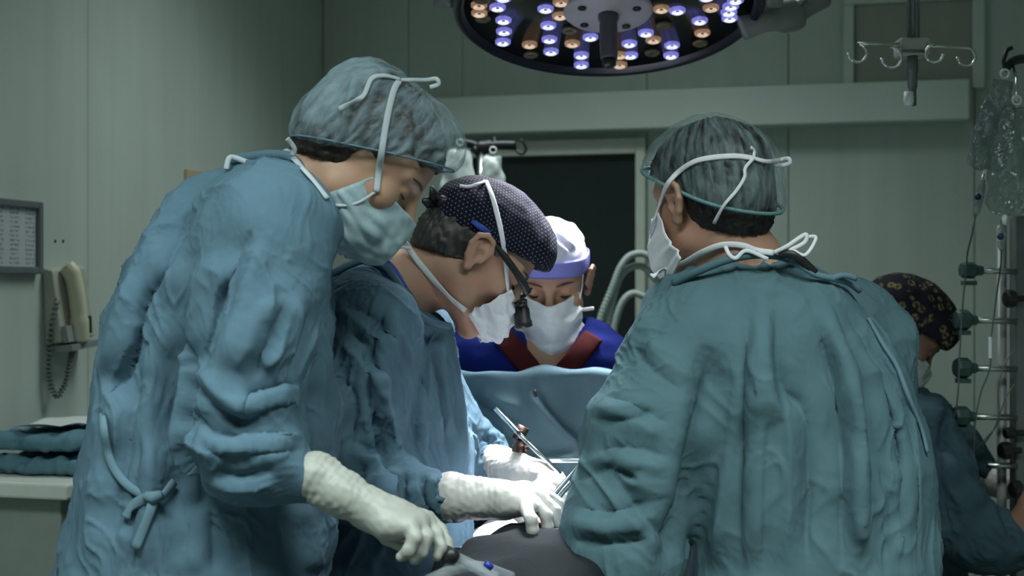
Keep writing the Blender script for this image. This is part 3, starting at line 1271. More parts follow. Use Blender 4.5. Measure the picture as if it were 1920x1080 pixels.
def soft_cap(H, ells, z0, m, mat, root, label, name='bouffant_cap', res=0.0042, folds=(), slack=(0.02, 0.08), seed=5, gather=0.0022, ngather=34, rim_h=0.05, iters=60, up=1.0):
    """cloth cap swelling over the hair, cut along the plane z = z0 + m*y of the head frame"""
    cp = [H.ell(*e) for e in ells]
    cp.append(halfspace(H.w((0, 0, z0)), H.R @ unit([0, m, -1])))
    v, q = sdf_mesh(cp, res)
    v = relax(v, q, 4, 0.5)
    L = H.loc(v)
    hgt = (L[:, 2] - z0 - m * L[:, 1])
    rim = np.clip((rim_h - hgt) / rim_h, 0, 1) * np.clip(hgt / 0.004, 0, 1)
    n = normals_of(v, q)
    ang = np.arctan2(L[:, 0], L[:, 1] + 0.01)
    if gather:
        v = v + n * (gather * rim * np.sin(ang * ngather + 2 * waves(L, 0.05, 16, seed)))[:, None]
    if folds:
        v = strokes(v, q, folds)
    v = wrinkle(v, q, [(H.w((0, 0, 0)), H.w((0, -0.02, 0.16)), 0.09, slack[0], slack[1])], iters, seed, 0.0015, 0.03, 0.012, 0.10)
    return mesh_obj(name, v, q, mat, root, label=label)


def print_dots(name, base, dot, n=150.0, r=0.22):
    """cotton printed with staggered rows of small dots (object-space cylinder wrap)"""
    t = NT(name)
    uv = t.n('ShaderNodeUVMap')
    mp = t.n('ShaderNodeVectorMath', operation='SCALE')
    mp.inputs[3].default_value = n
    t.l(uv.outputs[0], mp.inputs[0])
    sp = t.n('ShaderNodeSeparateXYZ')
    t.l(mp.outputs[0], sp.inputs[0])

    def math_(op, a, b=None):
        k = t.n('ShaderNodeMath', operation=op)
        for i, s in enumerate((a, b)):
            if s is None:
                continue
            if isinstance(s, (int, float)):
                k.inputs[i].default_value = s
            else:
                t.l(s, k.inputs[i])
        return k.outputs[0]
    row = math_('FLOOR', sp.outputs[1])
    sh = math_('MULTIPLY', math_('MODULO', row, 2.0), 0.5)
    fx = math_('SUBTRACT', math_('FRACT', math_('ADD', sp.outputs[0], sh)), 0.5)
    fy = math_('SUBTRACT', math_('FRACT', sp.outputs[1]), 0.5)
    d2 = math_('ADD', math_('MULTIPLY', fx, fx), math_('MULTIPLY', fy, fy))
    inside = math_('LESS_THAN', d2, r * r)
    mx = t.n('ShaderNodeMix', data_type='RGBA')
    t.l(inside, mx.inputs[0])
    mx.inputs[6].default_value = (*base, 1)
    mx.inputs[7].default_value = (*dot, 1)
    t.l(mx.outputs[2], t.b.inputs['Base Color'])
    t.b.inputs['Roughness'].default_value = 0.85
    t.b.inputs['Specular IOR Level'].default_value = 0.2
    return t.m


def print_flowers(name, base, petal, core):
    t = NT(name)
    vo = t.n('ShaderNodeTexVoronoi')
    vo.inputs['Scale'].default_value = 42
    vo.inputs['Randomness'].default_value = 0.75
    t.l(t.coords(), vo.inputs['Vector'])
    ring = t.ramp(vo.outputs['Distance'], [(0.0, core), (0.14, core), (0.18, petal), (0.36, petal), (0.42, base), (1.0, base)])
    nz = t.n('ShaderNodeTexNoise')
    nz.inputs['Scale'].default_value = 130
    t.l(t.coords(), nz.inputs['Vector'])
    mx = t.n('ShaderNodeMix', data_type='RGBA')
    t.l(t.ramp(nz.outputs[0], [(0.42, (0, 0, 0)), (0.58, (1, 1, 1))]), mx.inputs[0])
    mx.inputs[6].default_value = (*base, 1)
    t.l(ring, mx.inputs[7])
    t.l(mx.outputs[2], t.b.inputs['Base Color'])
    t.b.inputs['Roughness'].default_value = 0.9
    t.b.inputs['Specular IOR Level'].default_value = 0.15
    return t.m


def head_uv(o, H):
    """uv in metres, wrapped round the head's side axis, so that a print follows the cap"""
    me = o.data
    co = np.empty(len(me.vertices) * 3)
    me.vertices.foreach_get('co', co)
    L = H.loc(co.reshape(-1, 3) + world_loc(o))
    c = L - V([0, 0, 0.05])
    rr = np.linalg.norm(c, axis=1)
    ph = np.arccos(np.clip(np.abs(c[:, 0]) / rr, -1, 1))              # angle away from the side of the head
    az = np.arctan2(c[:, 2], c[:, 1])
    uv = np.stack([ph * 0.10 * np.cos(az), ph * 0.10 * np.sin(az)], 1)
    li = np.empty(len(me.loops), np.int32)
    me.loops.foreach_get('vertex_index', li)
    lay = me.uv_layers.new(name='print')
    lay.data.foreach_set('uv', uv[li].ravel())


def crown_uv(o, H, c=(0, -0.01, 0.05)):
    """uv = (turn round the crown, distance from it), so that gathers run from the rim to the crown"""
    me = o.data
    co = np.empty(len(me.vertices) * 3)
    me.vertices.foreach_get('co', co)
    L = H.loc(co.reshape(-1, 3) + world_loc(o)) - V(c)
    az = np.arctan2(L[:, 0], L[:, 1])
    ph = np.arccos(np.clip(L[:, 2] / np.linalg.norm(L, axis=1), -1, 1))
    uv = np.stack([np.abs(az) / PI, ph / PI], 1)
    li = np.empty(len(me.loops), np.int32)
    me.loops.foreach_get('vertex_index', li)
    lay = me.uv_layers.new(name='gather')
    lay.data.foreach_set('uv', uv[li].ravel())

# ------------------------------------------------------------------ person bending at the left, in a bouffant cap
def build_a():
    D = 2.25
    H = Head(P(672, 303, D), 4, 45, 0, 1.05)
    rows = rows_px([
        (300, 455, 540, D, 0.040), (318, 405, 578, D, 0.085), (345, 372, 590, D, 0.125), (400, 322, 604, D, 0.165), (450, 284, 611, D, 0.185),
        (520, 243, 613, D, 0.195), (590, 216, 616, D, 0.20), (660, 203, 621, D, 0.20), (750, 186, 628, D, 0.205), (850, 164, 628, D, 0.215),
        (980, 138, 620, D, 0.225), (1080, 116, 612, D, 0.235)])
    z0 = rows[-1][0]
    cxb = rows[-1][1]
    rows += [(0.62, cxb - 0.01, D, 0.25, 0.26), (0.34, cxb - 0.01, D, 0.27, 0.275)]
    base = V([cxb + 0.02, D, 0])
    root = thing('person', 'bending assistant in teal gown and puffy see-through cap, nearest the wall telephone', 'person', base)
    sh, el, wr = P(512, 428, 2.085), P(440, 790, 2.02), P(592, 895, 2.005)
    sh2, el2, wr2 = P(510, 440, 2.36), P(450, 830, 2.37), P(530, 940, 2.33)
    # body
    skin = skin_mat('fair_olive_skin', (0.36, 0.225, 0.150), (0.42, 0.235, 0.165))
    pr = head_prims(H, ears=False)
    pr += [cone(H.w((0, -0.022, -0.045)), P(520, 372, D), 0.052, 0.060, 0.03), cone(P(520, 372, D), P(470, 420, D), 0.06, 0.10, 0.04)]
    pr.append(rowloft([(r[0] - 0.03, r[1], r[2], r[3] * 0.72, r[4] * 0.76) for r in rows if r[0] > 0.9 and r[0] < 1.62], 0.04))
    pr += chain([sh, el, wr], [0.046, 0.032, 0.016], 0.03) + chain([sh2, el2, wr2], [0.052, 0.043, 0.030], 0.03)
    pr += chain([wr, P(705, 962, 2.0), P(770, 990, 1.99)], [0.022, 0.019, 0.014], 0.02)
    pr += legs(base[0], base[1], 0.11, 0.95)
    v, q = sdf_mesh(pr, 0.016, (H.o - 0.15, H.o + 0.15), 0.0032)
    body = mesh_obj('body', v, q, skin, root)
    hm = hair_mat('dark_brown_hair', (0.020, 0.013, 0.010))
    hair = hair_mesh(H, hm, root, seed=4, low=-0.034, label='dark brown hair pinned up under the cap')
    eye_parts(H, root, hm, (1,))
    # gown
    gp = [rowloft(rows, 0.02)]
    slv = chain([P(500, 395, 2.16), sh, P(485, 560, 2.045)], [0.080, 0.088, 0.088], 0.05)
    slv += chain([P(485, 560, 2.045), P(462, 640, 2.03), el], [0.088, 0.086, 0.078], 0.028)
    slv += chain([P(440, 750, 2.02), P(422, 810, 2.015), P(480, 850, 2.005), wr], [0.076, 0.068, 0.060, 0.030], 0.03)
    gp += slv
    gp += chain([P(505, 400, 2.32), sh2, el2, wr2], [0.075, 0.082, 0.075, 0.05], 0.05)
    v, q = sdf_mesh(gp, 0.0068)
    v, q = cut_bottom(v, q, 0.36)
    v = relax(v, q, 3, 0.5)
    folds = [
        # back panel lapping over, along the spine
        ([(420, 318), (352, 400), (300, 500), (262, 590), (236, 690), (205, 760)], 0.010, 0.0240, 'f', 1),
        # deep hollow between the back and the sleeve
        ([(452, 470), (410, 560), (352, 660), (318, 760), (326, 880), (332, 1000)], 0.026, -0.034),
        ([(330, 740), (345, 830), (352, 900), (350, 1060)], 0.018, -0.014),
        ([(300, 560), (262, 680), (240, 800), (215, 950), (200, 1080)], 0.014, 0.0144, 'f', 1),
        ([(260, 800), (250, 900), (240, 1080)], 0.012, 0.0120, 'f', -1),
        ([(400, 900), (395, 980), (405, 1080)], 0.014, 0.0144, 'f', 1),
        ([(520, 950), (540, 1010), (545, 1080)], 0.016, 0.0144, 'f', -1),
        ([(590, 700), (600, 800), (585, 900)], 0.012, -0.010),
        # shoulder to chest drag lines
        ([(585, 420), (520, 440), (455, 470), (420, 505)], 0.009, 0.0108, 'f', 1),
        ([(600, 470), (540, 475), (480, 500), (440, 530)], 0.009, 0.0096, 'f', 1),
        ([(600, 530), (545, 545), (470, 570)], 0.009, 0.0084, 'f', -1),
    ]
    # sleeve: long drag from shoulder and crushed elbow
    sleeve_folds = [
        ([(480, 420), (440, 500), (410, 590), (380, 690)], 0.012, 0.0125, 'f', -1),
        ([(540, 560), (500, 640), (470, 720)], 0.012, 0.0112, 'f', 1),
        ([(590, 560), (570, 640), (520, 720)], 0.010, 0.0112, 'f', 1),
        ([(560, 720), (500, 735), (450, 750)], 0.011, 0.0187, 'f', -1),
        ([(575, 750), (520, 770), (465, 790), (410, 780)], 0.010, 0.0175, 'f', 1),
        ([(345, 690), (395, 760), (470, 800)], 0.009, 0.0137, 'f', -1),
        ([(340, 760), (400, 815), (470, 820), (560, 815)], 0.011, 0.0187, 'f', 1),
        ([(360, 830), (430, 862), (500, 850), (580, 840)], 0.009, 0.0150, 'f', -1),
        ([(395, 880), (450, 895), (520, 880)], 0.008, 0.0112, 'f', 1),
    ]
    v = strokes(v, q, [f for f in folds if len(f) == 3])
    top, bot = V([cxb + 0.06, D, 1.6]), V([cxb, D, 0.3])
    lim = [(top, bot, 0.22, 0.01, 0.05), (sh, el, 0.09, 0.03, 0.03), (P(425, 838, 2.015), wr, 0.07, 0.05, 0.03), (sh2, el2, 0.09, 0.04, 0.04), (el2, wr2, 0.07, 0.05, 0.04)]
    v = wrinkle(v, q, lim, 100, 21, 0.004, 0.10, 0.004, 0.30, 0.0001, 0.02)
    v = relax(v, q, 1, 0.4)
    v, q = subdivide(v, q)
    ws = along(v, [P(500, 395, 2.16), sh, el, P(422, 810, 2.015), P(480, 850, 2.005), wr], 0.088)
    v = strokes(v, q, [f for f in folds if len(f) > 3], 1 - ws)
    v = strokes(v, q, sleeve_folds, ws)
    v = relax(v, q, 1, 0.35)
    v = creases(v, q, [(top, bot, 0.22, 0.10, 0.009, (0.1, 0, -1)), (sh, el, 0.09, 0.085, 0.008, (0.35, 0, -1)), (el, wr, 0.07, 0.07, 0.007, (1, 0, 0.1))], 31)
    gown = mesh_obj('surgical_gown', v, q, M_GOWN, root, label='teal cotton surgical gown with deep sleeve folds')
    bg = bvh_of(gown)
    ribbon('belt_tie', [(188, 735, 2.2), (196, 790), (205, 850), (222, 890), (252, 918), (290, 933), (322, 905)], 0.013, M_GTIE, gown, bg, 0.003, 0.006)
    ribbon('belt_tie', [(288, 935), (278, 968), (256, 1030)], 0.015, M_GTIE, gown, bg, 0.003, 0.006)
    ribbon('belt_tie', [(280, 932), (256, 948), (240, 972)], 0.017, M_GTIE, gown, bg, 0.003, 0.007)
    g = Geo()
    h = hit(286, 934, bg)
    kp = h[0] + h[1] * 0.008
    g.tube([kp + V([-0.012, 0, 0.004]), kp, kp + V([0.013, 0, 0.006])], [0.006, 0.010, 0.006], 8)
    g.build('belt_knot', M_GTIE, gown)
    # neck binding with its tie
    ribbon('neck_binding', [(428, 300, 2.21), (470, 294), (515, 290, 2.20), (552, 300, 2.19), (575, 345, 2.18), (592, 400, 2.17), (604, 452, 2.18)], 0.016, M_GOWN, gown, None, 0.006)
    ribbon('neck_tie', [(424, 318, 2.16), (429, 298, 2.165), (440, 296, 2.17), (470, 306, 2.17), (505, 308, 2.17)], 0.009, M_TIE, gown, None, 0.003)
    # bouffant cap
    cap_m = veil('pale_blue_bouffant', (0.36, 0.47, 0.53), 0.36, (26, 7, 1), 0.30)
    fl = [([(690, 128), (668, 190), (650, 262)], 0.006, 0.008, 'f', 1), ([(655, 140), (640, 200), (625, 262)], 0.005, 0.006, 'f', -1),
          ([(720, 170), (700, 210), (688, 268)], 0.005, 0.006, 'f', 1), ([(600, 200), (606, 240), (615, 270)], 0.005, 0.005, 'f', 1),
          ([(775, 200), (780, 250), (778, 300)], 0.004, 0.004, 'f', 1), ([(812, 215), (820, 265), (815, 310)], 0.004, 0.004, 'f', -1)]
    cap = soft_cap(H, [((0, 0.002, 0.052), (0.087, 0.102, 0.094), 0.02), ((0, 0.058, 0.104), (0.066, 0.054, 0.044), 0.03),
                       ((0, -0.066, 0.070), (0.076, 0.055, 0.062), 0.04), ((0, -0.058, 0.000), (0.080, 0.064, 0.058), 0.04)],
                   0.014, 0.66, cap_m, root, 'pale blue see-through bouffant cap, baggy at the back', folds=fl, ngather=38)
    crown_uv(cap, H)
    rim_ring(H, cap, 'elastic_rim', 0.014, 0.66, M_GTIE, cap, 0.0018)
    v, q = sdf_mesh([H.ell((0, -0.076, 0.030), (0.074, 0.046, 0.062), 0.03), H.ell((0, -0.074, 0.080), (0.066, 0.046, 0.046), 0.03)], 0.0042)
    v = wrinkle(v, q, [(H.w((0, -0.07, 0)), H.w((0, -0.07, 0.16)), 0.09, 0.02, 0.12)], 60, 15, 0.002, 0.03, 0.012, 0.10)
    mesh_obj('gathered_back', v, q, veil('pale_blue_bouffant_gather', (0.42, 0.56, 0.62), 0.62), cap, label='bunched pale back of the cap')
    # face mask
    mk = mask_mesh(H, veil('pale_blue_mask', (0.46, 0.60, 0.65), 0.84), root, 'pale blue pleated face mask seen from its side', crumple=0.0028, seed=8, npleat=3)
    bm = bvh_of(mk, cap, body, hair)
    ribbon('mask_tie', [(706, 360), (710, 322), (716, 285), (722, 245), (729, 205), (738, 170), (748, 152)], 0.0105, M_TIE, mk, bm, 0.0016, 0.003)
    ribbon('mask_tie', [(748, 152), (720, 145), (697, 150), (684, 180), (660, 190), (636, 206)], 0.0085, M_TIE, mk, bm, 0.0016, 0.004)
    ribbon('mask_tie', [(748, 152), (775, 150), (800, 150, 2.16), (818, 148, 2.15), (822, 158, 2.15), (806, 164, 2.15)], 0.007, M_TIE, mk, bm, 0.0016, 0.003)
    ribbon('mask_tie', [(612, 374), (590, 346), (568, 320), (548, 296), (536, 284)], 0.0105, M_TIE, mk, bm + bg, 0.0016, 0.003)
    ribbon('mask_tie', [(548, 292, 2.165), (552, 280, 2.16), (545, 268, 2.155), (538, 260, 2.15)], 0.008, M_TIE, mk, None, 0.0016)
    ribbon('mask_binding', [(607, 381), (640, 386), (672, 380), (707, 358)], 0.005, M_TIE, mk, bm, 0.002, 0.0015)
    # gloved right hand
    D2 = 2.0
    gp = [cone(P(590, 894, 2.008), P(640, 925, 2.0), 0.0365, 0.0318, 0.01), cone(P(640, 925, 2.0), P(700, 958, 1.997), 0.0315, 0.027, 0.01),
          cone(P(700, 958, 1.997), P(735, 972, 1.995), 0.0265, 0.028, 0.015, flat=0.85),
          cone(P(735, 970, 2.01), P(792, 978, 2.015), 0.024, 0.0185, 0.018), cone(P(728, 985, 1.975), P(768, 988, 1.968), 0.022, 0.015, 0.018),
          cone(P(748, 976, 1.99), P(782, 982, 1.99), 0.022, 0.017, 0.015)]
    for pts in ([(768, 985, 1.965), (778, 1008, 1.952), (766, 1032, 1.950), (753, 1044, 1.953)], [(784, 982, 1.985), (800, 1006, 1.972), (791, 1034, 1.967), (777, 1050, 1.969)],
                [(798, 978, 2.01), (818, 1001, 2.0), (826, 1026, 1.99), (820, 1042, 1.985)], [(803, 972, 2.035), (826, 996, 2.03), (837, 1018, 2.015), (841, 1034, 2.005)],
                [(700, 985, 2.03), (728, 1010, 2.035), (760, 1026, 2.03), (790, 1038, 2.015)]):
        gp += chain([P(*p) for p in pts], [0.0112, 0.0102, 0.0090, 0.0078], 0.004)
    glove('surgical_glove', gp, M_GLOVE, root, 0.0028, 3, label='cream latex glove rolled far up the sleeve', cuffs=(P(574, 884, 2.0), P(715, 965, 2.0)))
    return root


PA = build_a()

# ------------------------------------------------------------------ operating surgeon with magnifying loupes
def build_b():
    D = 2.68
    H = Head(P(881, 481, D), 12, 43, 0, 1.09)
    rows = rows_px([
        (487, 650, 700, D, 0.038), (505, 641, 725, D, 0.085), (530, 619, 752, D, 0.123), (565, 597, 790, D, 0.157), (605, 580, 838, D, 0.176),
        (650, 570, 853, D, 0.185), (700, 563, 862, D, 0.190), (760, 555, 870, D, 0.195), (830, 550, 880, D, 0.199), (950, 543, 886, D, 0.204), (1080, 535, 880, D, 0.209)])
    cxb = rows[-1][1]
    rows += [(0.62, cxb - 0.01, D, 0.225, 0.25), (0.34, cxb - 0.01, D, 0.24, 0.26)]
    base = V([cxb, D, 0])
    root = thing('person', 'operating surgeon in dotted navy cap wearing magnifying loupes', 'person', base)
    sh, el, wr = P(690, 610, 2.480), P(662, 880, 2.430), P(850, 930, 2.395)
    sh2, el2, wr2 = P(775, 640, 2.820), P(850, 815, 2.82), P(940, 880, 2.770)
    skin = skin_mat('tanned_skin', (0.40, 0.245, 0.165), (0.47, 0.255, 0.185))
    pr = head_prims(H)
    pr += [cone(H.w((0, -0.022, -0.050)), P(742, 545, D), 0.057, 0.066, 0.03), cone(P(742, 545, D), P(690, 600, D), 0.066, 0.11, 0.04)]
    pr.append(rowloft([(r[0] - 0.03, r[1], r[2], r[3] * 0.72, r[4] * 0.76) for r in rows if 0.9 < r[0] < 1.5], 0.04))
    pr += chain([sh, el, wr], [0.046, 0.026, 0.016], 0.03) + chain([sh2, el2, wr2], [0.042, 0.026, 0.016], 0.03)
    pr += chain([wr, P(960, 938, 2.390)], [0.024, 0.020], 0.02) + chain([wr2, P(1000, 890, 2.690)], [0.022, 0.018], 0.02)
    pr += legs(base[0], base[1], 0.12, 0.95)
    v, q = sdf_mesh(pr, 0.016, (H.o - 0.15, H.o + 0.15), 0.0029)
    body = mesh_obj('body', v, q, skin, root)
    hm = hair_mat('greying_dark_hair', (0.030, 0.028, 0.027))
    hair = hair_mesh(H, hm, root, seed=14, low=-0.030, label='short greying dark hair')
    eye_parts(H, root, hm, (1,))
    # gown
    gp = [rowloft(rows, 0.02)]
    gp += chain([P(690, 570, 2.550), sh, P(668, 740, 2.450), el], [0.072, 0.082, 0.082, 0.070], 0.05)
    gp += chain([P(660, 850, 2.435), P(672, 890, 2.425), P(760, 918, 2.405), wr], [0.066, 0.062, 0.055, 0.033], 0.03)
    gp += chain([P(780, 610, 2.770), sh2, el2, P(895, 850, 2.820), wr2], [0.060, 0.068, 0.058, 0.050, 0.036], 0.04)
    v, q = sdf_mesh(gp, 0.0072)
    v, q = cut_bottom(v, q, 0.36)
    v = relax(v, q, 3, 0.5)
    folds = [
        ([(745, 640), (752, 720), (742, 800), (735, 880)], 0.022, -0.020),
        ([(760, 590), (790, 680), (800, 780), (805, 870)], 0.010, 0.0202, 'f', 1),
        ([(790, 600), (822, 690), (838, 790), (850, 900)], 0.009, 0.0170, 'f', -1),
        ([(835, 640), (850, 720), (860, 820)], 0.008, 0.0139, 'f', 1),
        ([(760, 690), (775, 780), (770, 880)], 0.008, 0.0155, 'f', -1),
    ]
    sleeve_folds = [
        ([(640, 560), (690, 590), (740, 640)], 0.010, 0.0155, 'f', 1),
        ([(650, 620), (690, 660), (730, 720)], 0.010, 0.0155, 'f', 1),
        ([(730, 560), (700, 640), (690, 720), (700, 800)], 0.010, 0.0155, 'f', -1),
        ([(640, 700), (665, 760), (655, 840)], 0.010, 0.0155, 'f', 1),
        ([(700, 760), (712, 820), (722, 868)], 0.009, 0.0186, 'f', -1),
        ([(660, 828), (712, 850), (735, 900), (760, 940)], 0.009, 0.0217, 'f', 1),
        ([(690, 870), (670, 910), (700, 950)], 0.009, 0.0170, 'f', -1),
        ([(760, 880), (752, 920), (765, 965)], 0.009, 0.0217, 'f', 1),
        ([(800, 885), (795, 920), (812, 960)], 0.007, 0.0139, 'f', -1),
        ([(828, 890), (822, 930), (838, 965)], 0.006, 0.0109, 'f', 1),
        ([(885, 800), (905, 835), (900, 870)], 0.007, 0.0155, 'f', 1), ([(905, 812), (925, 845), (935, 875)], 0.006, 0.0124, 'f', -1),
    ]
    v = strokes(v, q, [f for f in folds if len(f) == 3])
    top, bot = V([cxb + 0.06, D, 1.5]), V([cxb, D, 0.3])
    lim = [(top, bot, 0.22, 0.01, 0.06), (sh, el, 0.09, 0.03, 0.03), (el, wr, 0.07, 0.05, 0.03), (sh2, el2, 0.08, 0.05, 0.05), (el2, wr2, 0.06, 0.08, 0.05)]
    v = wrinkle(v, q, lim, 90, 22, 0.004, 0.10, 0.004, 0.30, 0.0001, 0.02)
    v, q = subdivide(v, q)
    ws = along(v, [P(690, 570, 2.55), sh, el, wr], 0.085)
    v = strokes(v, q, [f for f in folds if len(f) > 3], 1 - ws)
    v = strokes(v, q, sleeve_folds, np.maximum(ws, along(v, [sh2, el2, wr2], 0.07)))
    v = relax(v, q, 1, 0.35)
    v = creases(v, q, [(top, bot, 0.22, 0.08, 0.008, (0.12, 0, -1)), (sh, el, 0.09, 0.07, 0.008, (-0.15, 0, -1)), (el, wr, 0.07, 0.06, 0.007, (0.5, 0, 0.8)),
                       (el2, wr2, 0.06, 0.05, 0.008, (0.5, 0, 0.8))], 37)
    gown = mesh_obj('surgical_gown', v, q, M_GOWN, root, label='teal surgical gown hanging in upright folds')
    ribbon('neck_binding', [(618, 516, 2.550), (655, 497, 2.540), (690, 487, 2.525), (722, 500, 2.510), (745, 530, 2.500), (775, 580, 2.500), (806, 603, 2.510), (842, 612, 2.550)], 0.014, M_GOWN, gown, None, 0.006)
    # violet scrub collar showing at the nape
    g = Geo()
    c = spline([P(688, 484, 2.550), P(712, 492, 2.532), P(733, 512, 2.522), P(752, 545, 2.518)], 6)
    g.tube(c, 0.014, 8, flat=0.35, normal=V([0.2, -1, 0.3]))
    g.build('scrub_collar', M_VIOLET, root, label='violet scrub collar at the nape')
    # fitted cap with a dotted print
    cap = soft_cap(H, [((0, 0.004, 0.052), (0.084, 0.108, 0.094), 0.02), ((0, 0.060, 0.078), (0.068, 0.056, 0.050), 0.03), ((0, -0.060, 0.050), (0.072, 0.054, 0.056), 0.03)],
                   0.030, 0.36, print_dots('navy_dotted_cotton', (0.0045, 0.0055, 0.016), (0.17, 0.17, 0.21), 135, 0.165), root,
                   'navy surgical cap printed with small white dots', name='surgical_cap', gather=0, slack=(0.02, 0.03), seed=8)
    head_uv(cap, H)
    subsurf(cap)
    # knotted cap ties at the back
    g = Geo()
    kb = H.w((0.030, -0.108, 0.020))
    for a, b, r in [((0, 0, 0), (0.018, -0.028, 0.016), 0.013), ((0, 0, 0), (0.016, -0.022, -0.014), 0.012), ((0, 0, 0), (0.02, 0.01, 0.02), 0.012)]:
        g.tube(np.array([kb, kb + H.R @ V(b) * 0.6, kb + H.R @ V(b)]), [0.006, r, 0.005], 8, flat=0.6)
    g.build('cap_knot', M_BLACK, cap, label='black knotted cap ties')
    g = Geo()
    c = H.w([(0.083, -0.048, 0.034), (0.087, -0.030, 0.036), (0.088, -0.012, 0.040)])
    g.tube(c, [0.004, 0.0065, 0.004], 8, flat=0.4, normal=H.R @ V([1, 0, 0]))
    g.build('blue_tag', plain('blue_tag_cloth', (0.02, 0.06, 0.35), 0.7), cap, label='small blue oval tag')
    # mask, loose under the chin
    R2 = [{0: (0, 0.132, -0.004), 0.3: (0.020, 0.122, -0.004), 0.6: (0.042, 0.105, -0.004), 1: (0.058, 0.083, 0.000)},
          {0: (0, 0.140, -0.035), 0.3: (0.024, 0.130, -0.035), 0.6: (0.046, 0.108, -0.035), 1: (0.064, 0.072, -0.030)},
          {0: (0, 0.134, -0.066), 0.3: (0.026, 0.125, -0.066), 0.6: (0.048, 0.100, -0.064), 1: (0.064, 0.062, -0.058)},
          {0: (0, 0.114, -0.094), 0.3: (0.026, 0.106, -0.092), 0.6: (0.046, 0.086, -0.088), 1: (0.058, 0.056, -0.082)}]
    mk = mask_mesh(H, mask_mat('white_mask_fabric', (0.80, 0.81, 0.84)), root, 'white crumpled face mask under the chin of the operating surgeon', R2, 0.003, 0.0042, 18)
    bm = bvh_of(mk, cap, body, hair)
    M_T2 = cloth('white_mask_tape', (0.72, 0.72, 0.76), crease=0.1)
    ribbon('mask_tie', [(950, 548), (948, 515), (946, 480), (940, 440), (932, 405), (922, 370), (910, 342)], 0.0095, M_T2, mk, bm, 0.0016, 0.004)
    ribbon('mask_tie', [(910, 342), (895, 345, 2.610), (878, 350, 2.605), (862, 348, 2.600)], 0.006, M_T2, mk, bm, 0.0016, 0.003)
    ribbon('mask_tie', [(872, 580), (845, 555), (815, 525), (785, 493), (762, 460), (742, 436, 2.520)], 0.0115, M_T2, mk, bm, 0.0016, 0.005)
    ribbon('mask_tie', [(770, 466, 2.530), (748, 464, 2.525), (733, 474, 2.520), (735, 484, 2.520), (720, 478, 2.520)], 0.006, M_T2, mk, None, 0.002)
    # magnifying loupes
    lp = thing('magnifying_loupes', 'black magnifying loupes worn by the surgeon in the dotted cap', 'loupes', H.w((0, 0.12, 0.01)))
    for s in (-1, 1):
        g = Geo()
        g.tube(spline([H.w((s * 0.080, -0.004, 0.034)), H.w((s * 0.081, 0.03, 0.030)), H.w((s * 0.078, 0.075, 0.022)), H.w((s * 0.066, 0.108, 0.014))], 6), [0.005] * 6 + [0.0065] * 6 + [0.0075] * 7, 8, flat=0.5, normal=H.R @ V([1, 0, 0]))
        g.build('temple', M_BLACK, lp)
        g = Geo()
        ring = [H.w((s * 0.034 + 0.027 * math.cos(a), 0.118 - 0.18 * abs(s * 0.034 + 0.027 * math.cos(a)), 0.008 + 0.021 * math.sin(a))) for a in np.linspace(0, 2 * PI, 25)]
        g.tube(np.array(ring), 0.0022, 6, caps=False)
        g.build('lens_rim', M_BLACK, lp)
        d = H.R @ unit([-s * 0.10, 0.80, -0.60])
        o = H.w((s * 0.030, 0.112, 0.000))
        g = Geo()
        g.lathe([(0.0, 0.0), (0.0130, 0.0), (0.0130, 0.014), (0.0150, 0.016), (0.0150, 0.038), (0.0168, 0.040), (0.0168, 0.050), (0.0148, 0.0505), (0.0148, 0.048), (0, 0.048)], o, d, 20)
        bar = g.build('magnifier_barrel', M_BLACK, lp)
        g = Geo()
        g.lathe([(0.0, 0.0), (0.0140, 0.0), (0.008, 0.001), (0.0, 0.0015)], o + d * 0.0482, d, 18)
        g.build('objective_lens', plain('coated_glass', (0.02, 0.03, 0.05), 0.08, spec=0.8), bar)
    g = Geo()
    g.tube(spline([H.w((-0.010, 0.114, 0.012)), H.w((0, 0.118, 0.016)), H.w((0.010, 0.114, 0.012))], 4), 0.003, 8)
    g.build('bridge', M_BLACK, lp)
    g = Geo()
    g.tube(spline([H.w((-0.062, 0.112, -0.002)), H.w((0, 0.126, -0.004)), H.w((0.062, 0.112, -0.002))], 6), 0.0055, 8, flat=1.6, normal=H.R @ V([0, 0.3, 1]))
    g.build('mount_bar', M_BLACK, lp, label='black bar carrying the magnifiers')
    # gloved hands
    gp = [cone(P(848, 931, 2.396), P(900, 935, 2.390), 0.0425, 0.0335, 0.01), cone(P(900, 935, 2.390), P(940, 938, 2.385), 0.0335, 0.0300, 0.012),
          cone(P(940, 936, 2.385), P(985, 936, 2.395), 0.029, 0.0255, 0.018), cone(P(950, 940, 2.365), P(990, 950, 2.355), 0.026, 0.017, 0.018),
          cone(P(985, 928, 2.405), P(1018, 930, 2.410), 0.023, 0.0155, 0.016)]
    for pts in ([(984, 950, 2.352), (996, 974, 2.292), (999, 994, 2.294), (998, 1008, 2.298)], [(1004, 944, 2.370), (1024, 966, 2.362), (1027, 990, 2.362), (1022, 1009, 2.366)],
                [(1014, 932, 2.392), (1040, 957, 2.386), (1044, 985, 2.384), (1040, 1010, 2.385)], [(1020, 924, 2.415), (1046, 944, 2.422), (1053, 975, 2.422), (1046, 1000, 2.420)],
                [(950, 950, 2.415), (980, 972, 2.435), (1004, 990, 2.435), (1020, 1004, 2.425)]):
        gp += chain([P(*p) for p in pts], [0.0115, 0.0105, 0.0095, 0.0080], 0.004)
    glove('surgical_glove', gp, M_GLOVE_W, root, 0.0030, 6, label='white latex glove on the hand reaching into the wound', cuffs=(P(848, 931, 2.396), P(945, 937, 2.390)))
